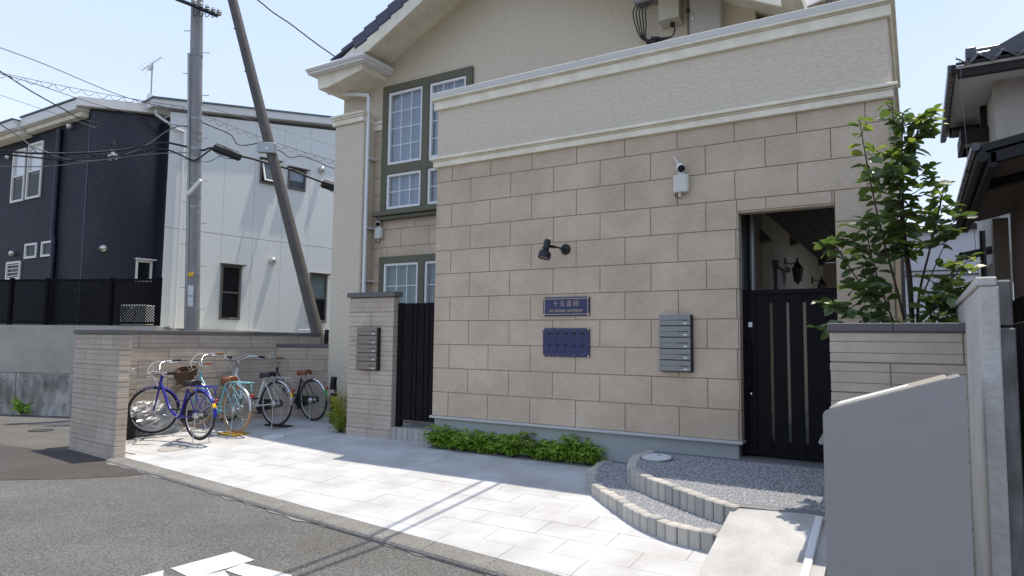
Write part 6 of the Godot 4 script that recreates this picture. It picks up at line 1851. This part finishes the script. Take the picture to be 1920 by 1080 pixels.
	b = MB.new(); b.tube([V(0.53, 4.75, -2.43), V(0.575, 3.6, -2.57), V(0.637, 2.3, -2.72)], 0.003, 5); put("wire", b, M.grey_cable, t)

# ---------------------------------------------------------------- right side
func right_side() -> void:
	var t := thing("boundary_wall", "white rendered boundary wall with a thin coping right of the planter", "wall", V(0.3, -0.25, 1.3))
	var b := MB.new(); b.box(V(0.258, -0.3, -0.4), V(0.336, 1.62, 3.05), 0.006); put("wall", b, M.boundary, t)
	b = MB.new(); b.box(V(0.246, 1.622, -0.4), V(0.330, 1.665, 3.055), 0.006); put("coping", b, M.boundary, t)
	t = thing("old_concrete_wall", "weathered grey concrete wall end right of the white boundary wall", "wall", V(0.37, -0.25, 2.0))
	b = MB.new(); b.box(V(0.340, 1.435, -0.4), V(0.400, 1.66, 2.90), 0.008); put("upper_block", b, M.old_concrete, t)
	b = MB.new(); b.box(V(0.340, -0.3, -0.4), V(0.405, 1.425, 2.93), 0.008); put("lower_block", b, M.old_concrete, t)
	# grey storage locker in the foreground
	t = thing("storage_locker", "smooth blue grey storage locker with a sloping lid at bottom right", "locker", V(-0.1, -0.25, 3.25))
	var side := PackedVector2Array()
	for c in [[-0.392, -0.22, 0.01], [0.172, -0.22, 0.01], [0.172, 1.212, 0.022], [-0.392, 1.022, 0.022]]:
		side.append(Vector2(c[0], c[1]))
	var rnd := round_poly(side, [0.008, 0.008, 0.022, 0.020])
	b = MB.new(); b.prism(rnd, 3.438, 3.452); put("side_panel", b, M.locker, t)
	b = MB.new(); b.prism(rnd, 3.02, 3.034); put("side_panel", b, M.locker, t)
	var inset := Geometry2D.offset_polygon(rnd, -0.006)
	b = MB.new(); b.prism(inset[0], 3.034, 3.438); put("locker_body", b, M.locker, t)
	b = MB.new()
	b.box(V(0.02, -0.006, 3.045), V(0.52, 0.004, 3.427), 0.003, Transform3D(Basis(V(0, 0, 1), atan2(0.19, 0.564)), V(-0.385, 1.028, 0)))
	put("lid", b, M.locker_top, t)
	b = MB.new(); b.box(V(0.05, 0.0045, 3.20), V(0.36, 0.0075, 3.36), 0.0, Transform3D(Basis(V(0, 0, 1), atan2(0.19, 0.564)), V(-0.385, 1.028, 0))); put("lid_label", b, M.white_label, t)
	b = MB.new(); b.prism(PackedVector2Array([Vector2(-0.391, 0.925), Vector2(-0.412, 0.885), Vector2(-0.417, 0.87), Vector2(-0.405, 0.862), Vector2(-0.391, 0.868)]), 3.2, 3.43); put("handle", b, M.locker, t)
	t = thing("white_edging", "narrow white edging bar along the right edge of the ramp", "edging", V(-0.62, -0.1, 2.2))
	b = MB.new(); b.box(V(-0.655, -0.03, 0.0), V(-0.605, 0.04, 1.45), 0.006, Transform3D(Basis(V(1, 0, 0), 0.2402), V(0, 0.09, 1.66))); put("bar", b, M.white_plastic, t)
	# tiled house
	t = thing("tiled_house", "traditional house with dark tiled eaves and pale walls at the right edge", "house", V(1.5, 0, -3))
	b = MB.new(); b.box(V(1.11, 2.6, -9.5), V(4.5, 5.36, -5.3), 0.0); put("upper_wall", b, M.jp_wall, t)
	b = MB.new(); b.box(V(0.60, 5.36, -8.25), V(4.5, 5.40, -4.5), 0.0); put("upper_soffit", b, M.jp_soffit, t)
	b = MB.new(); b.box(V(0.62, 5.24, -4.62), V(4.5, 5.358, -4.52), 0.006); b.box(V(0.62, 5.20, -7.75), V(1.108, 5.358, -7.62), 0.006); b.box(V(1.02, 4.85, -6.6), V(1.108, 5.358, -6.5), 0.005); put("eave_beam", b, M.jp_wood, t)
	b = MB.new(); b.box(V(0.545, 5.30, -8.3), V(0.60, 5.42, -4.48), 0.004); b.box(V(0.60, 5.40, -4.48), V(4.5, 5.43, -4.44)); put("eave_board", b, M.jp_wood, t)
	b = MB.new()
	b.prism(PackedVector2Array([Vector2(0.56, 5.402), Vector2(4.5, 5.402), Vector2(4.5, 6.4), Vector2(2.2, 6.2)]), -8.2, -4.7); var roof := put("roof", b, M.jp_tile, t)
	for i in 15:
		b = MB.new()
		var z := -4.55 - i * 0.255
		b.box(V(-0.03, -0.13, -0.27), V(0.06, 0.02, 0.0), 0.012, Transform3D(Basis(V(1, 0, 0), -0.10), V(0.53, 5.44, z))); put("verge_tile", b, M.jp_tile, roof)
	# curved pantiles along the front edge
	for i in 9:
		b = MB.new()
		var x := 0.60 + i * 0.29
		var pts := []
		for k in 11:
			var u := k / 10.0
			pts.append(V(x + u * 0.29, 5.445 + 0.045 * cos(u * TAU) + (0.02 if u > 0.85 else 0.0), 0))
		for k in 10:
			b.quad(pts[k] + V(0, -0.025, -4.42), pts[k + 1] + V(0, -0.025, -4.42), pts[k + 1] + V(0, 0, -4.42), pts[k] + V(0, 0, -4.42))
			b.quad(pts[k] + V(0, 0, -4.42), pts[k + 1] + V(0, 0, -4.42), pts[k + 1] + V(0.0, 0.13, -4.72), pts[k] + V(0.0, 0.13, -4.72))
			b.quad(pts[k + 1] + V(0, -0.025, -4.42), pts[k] + V(0, -0.025, -4.42), pts[k] + V(0.0, 0.10, -4.72), pts[k + 1] + V(0.0, 0.10, -4.72))
		put("pantile", b, M.jp_tile, roof)
	b = MB.new()
	b.box(V(0.86, 5.55, -4.95), V(4.5, 5.66, -4.75), 0.02); b.box(V(0.74, 5.56, -4.96), V(0.87, 5.75, -4.74), 0.02); put("ridge_course", b, M.jp_tile, roof)
	for i in 7:
		b = MB.new(); b.tube([V(0.88 + i * 0.5, 5.685, -4.85), V(1.36 + i * 0.5, 5.685, -4.85)], 0.065, 10); b.tube([V(1.34 + i * 0.5, 5.685, -4.85), V(1.39 + i * 0.5, 5.685, -4.85)], 0.075, 10); put("ridge_tile", b, M.jp_tile, roof)
	# small projecting window hood
	b = MB.new(); frame_rect3(b, 0.72, 1.109, -7.3, -6.3, 0.06, 4.70, 4.90); b.box(V(0.72, 4.90, -7.3), V(1.109, 4.95, -6.3), 0.005); b.box(V(0.66, 5.18, -7.7), V(1.0, 5.24, -7.2), 0.005); put("window_hood", b, M.jp_wood, t)
	b = MB.new(); b.box(V(0.78, 4.86, -7.24), V(1.109, 4.89, -6.36)); put("hood_soffit", b, M.jp_soffit, t)
	# lower roof
	b = MB.new()
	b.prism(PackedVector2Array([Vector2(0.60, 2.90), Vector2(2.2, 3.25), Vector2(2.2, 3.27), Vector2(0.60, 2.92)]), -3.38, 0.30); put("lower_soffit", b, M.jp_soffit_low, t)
	b = MB.new()
	b.prism(PackedVector2Array([Vector2(0.50, 2.925), Vector2(2.3, 3.30), Vector2(2.3, 3.37), Vector2(0.50, 2.985)]), -3.42, 0.34); var lr := put("lower_roof", b, M.jp_wood, t)
	b = MB.new(); b.box(V(0.535, 2.79, -3.4), V(0.60, 2.92, 0.32), 0.004); b.prism(PackedVector2Array([Vector2(0.56, 2.83), Vector2(2.2, 3.18), Vector2(2.2, 3.28), Vector2(0.56, 2.92)]), 0.24, 0.32); b.prism(PackedVector2Array([Vector2(0.60, 2.82), Vector2(2.2, 3.16), Vector2(2.2, 3.24), Vector2(0.60, 2.90)]), -0.86, -0.74); put("lower_fascia", b, M.jp_wood, t)
	b = MB.new(); b.tube([V(0.50, 2.86, -3.44), V(0.50, 2.88, 0.36)], 0.045, 10); b.tube([V(0.47, 3.0, -0.50), V(0.50, 2.86, -0.50)], 0.035, 8); put("gutter", b, M.jp_wood, t)
	for i in 9:
		b = MB.new(); b.tube([V(0.46, 2.985, 0.30 - i * 0.42), V(0.46, 2.985, -0.08 - i * 0.42)], 0.035, 8); put("eave_tile", b, M.jp_tile, lr)
	b = MB.new(); b.box(V(0.86, 0.0, -3.6), V(1.02, 2.95, -3.38), 0.004); put("corner_wall", b, M.jp_wall, t)
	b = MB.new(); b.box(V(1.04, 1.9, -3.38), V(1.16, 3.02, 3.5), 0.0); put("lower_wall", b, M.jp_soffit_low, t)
	b = MB.new(); b.box(V(1.04, 0.0, -3.38), V(1.16, 1.898, 3.5), 0.0); put("dark_boarding", b, M.jp_wood, t)
	for i in 26:
		b = MB.new(); b.box(V(1.01, 0.0, -3.3 + i * 0.26), V(1.038, 1.9, -3.26 + i * 0.26), 0.004); put("board_batten", b, M.jp_wood, t)
	b = MB.new(); b.tube([V(0.79, 0.5, -3.95), V(0.79, 2.88, -3.95)], 0.035, 8); put("downpipe", b, M.jp_wood, t)
	b = MB.new(); b.prism(PackedVector2Array([Vector2(0.62, 2.74), Vector2(1.1, 2.84), Vector2(1.1, 2.89), Vector2(0.62, 2.79)]), -6.4, -5.6); b.box(V(0.60, 2.66, -6.4), V(0.65, 2.80, -5.6), 0.01); put("low_canopy", b, M.jp_wood, t)
	b = MB.new(); b.box(V(1.0, 0.0, -9.5), V(1.1, 2.6, -4.0)); put("rear_wall", b, M.jp_wall, t)
	# garden fence in the dark gap
	t = thing("dark_fence", "dark slatted fence in shade at the far right edge", "fence", V(0.62, 0, 1.5))
	for i in 14:
		b = MB.new(); b.box(V(0.60, -0.2, 2.9 - i * 0.24), V(0.625, 1.5, 3.05 - i * 0.24), 0.003); put("fence_board", b, M.jp_wood, t)
	# far pale building
	t = thing("far_building", "pale grey white building far behind between the shrub and tiled house", "building", V(0.4, 0, -20))
	b = MB.new(); b.box(V(-3.0, 0, -24), V(2.6, 5.10, -19.0)); put("wall", b, M.far_wall, t)
	b = MB.new(); b.box(V(-3.1, 5.10, -24), V(2.7, 5.28, -18.8), 0.01); put("roof_edge", b, M.jp_wood, t)
	plain_window(t, axes(V(0, 0, -19.0), V(1, 0, 0)), Rect2(0.50, 2.55, 0.42, 0.85), 0.05, M.jp_wood)
	b = MB.new(); b.box(V(-2.9, 3.62, -19.0), V(2.6, 3.66, -18.95)); b.box(V(-2.9, 3.78, -19.0), V(2.6, 3.81, -18.95)); put("pipe_run", b, M.iron, t)
	b = MB.new(); b.box(V(-2.9, 2.3, -19.0), V(0.1, 2.36, -18.9)); put("sill_line", b, M.iron, t)
	t = thing("back_post", "dark brown post behind the shrub at the rear of the passage", "post", V(-0.12, 0, -4.5))
	b = MB.new(); b.box(V(-0.19, 0, -4.6), V(-0.13, 3.0, -4.5), 0.01); put("post", b, M.bronze_frame, t)

func frame_rect3(b: MB, x0: float, x1: float, z0: float, z1: float, w: float, y0: float, y1: float) -> void:
	b.box(V(x0, y0, z0), V(x0 + w, y1, z1)); b.box(V(x0 + w, y0, z0), V(x1, y1, z0 + w)); b.box(V(x0 + w, y0, z1 - w), V(x1, y1, z1))

func round_poly(p: PackedVector2Array, r: Array) -> PackedVector2Array:
	var out := PackedVector2Array()
	for i in p.size():
		var a := p[(i + p.size() - 1) % p.size()]
		var c := p[i]
		var b := p[(i + 1) % p.size()]
		var u: Vector2 = (a - c).normalized() * r[i] * 1.2
		var w: Vector2 = (b - c).normalized() * r[i] * 1.2
		for k in 7:
			var t := k / 6.0
			out.append((c + u).lerp(c, t).lerp(c.lerp(c + w, t), t))
	return out

func _ready() -> void:
	rng.seed = 20240515
	var cam := Camera3D.new()
	cam.name = "camera"
	cam.position = V(0, 1.335, 6.93)
	cam.rotation = V(0.0786, 0.5449, 0.0117)
	cam.fov = 46.62
	cam.near = 0.05
	cam.far = 800.0
	add_child(cam)
	cam.current = true
	var sky := ProceduralSkyMaterial.new()
	sky.sky_top_color = lin(0.40, 0.515, 0.76)
	sky.sky_horizon_color = lin(0.64, 0.72, 0.83)
	sky.sky_curve = 0.22
	sky.ground_bottom_color = lin(0.20, 0.19, 0.18)
	sky.ground_horizon_color = lin(0.5, 0.55, 0.6)
	sky.sun_angle_max = 40.0
	sky.sun_curve = 0.12
	var cl := NoiseTexture2D.new()
	cl.width = 1024; cl.height = 512; cl.seamless = true
	cl.noise = noise(77, 0.006, 5)
	var ramp := Gradient.new()
	ramp.offsets = PackedFloat32Array([0.0, 0.5, 0.85, 1.0])
	ramp.colors = PackedColorArray([Color(1, 1, 1, 0.0), Color(1, 1, 1, 0.0), Color(1, 1, 1, 0.13), Color(1, 1, 1, 0.2)])
	cl.color_ramp = ramp
	sky.sky_cover = cl
	sky.sky_cover_modulate = Color(1, 0.98, 0.96, 1)
	sky.energy_multiplier = 1.0
	var s := Sky.new()
	s.sky_material = sky
	var env := Environment.new()
	env.background_mode = Environment.BG_SKY
	env.sky = s
	env.ambient_light_source = Environment.AMBIENT_SOURCE_SKY
	env.tonemap_mode = Environment.TONE_MAPPER_LINEAR
	env.tonemap_exposure = 1.5
	env.sdfgi_enabled = true
	env.ssao_enabled = true
	env.ssil_enabled = true
	var we := WorldEnvironment.new()
	we.name = "world"
	we.environment = env
	add_child(we)
	var sun := DirectionalLight3D.new()
	sun.name = "sun"
	add_child(sun)
	sun.look_at_from_position(Vector3.ZERO, V(-0.115, -1.0, 0.226), V(0, 0, 1))
	sun.light_energy = 1.15
	sun.light_color = Color(1.0, 0.965, 0.91)
	sun.light_angular_distance = 0.5
	sun.shadow_enabled = true
	make_materials()
	ground()
	apartment()
	block_walls()
	steps()
	left_houses()
	right_side()
	poles()
	gates()
	mailboxes(-6.676, -6.288, 0.909, 1.494, 0.0, M.bronze_box, "five bronze grey mailboxes stacked on the block pillar")
	mailboxes(-2.328, -1.982, 1.031, 1.624, 0.012, M.silver_box, "five silver mailboxes stacked on the clad wall near the gate")
	signs()
	wall_lamp()
	security_camera(-7.765, 3.03, -1.55, "small white security camera on a box under the upper lattice window", false)
	security_camera(-2.085, 2.915, 0.012, "white security camera with antenna on a box high on the clad wall", true)
	electrics()
	lantern(-3.4, 2.46, "black hexagonal lantern on the passage wall above the gate")
	lantern(-6.3, 2.45, "second black lantern deeper inside the passage")
	bicycles()
	plants()
	wires()
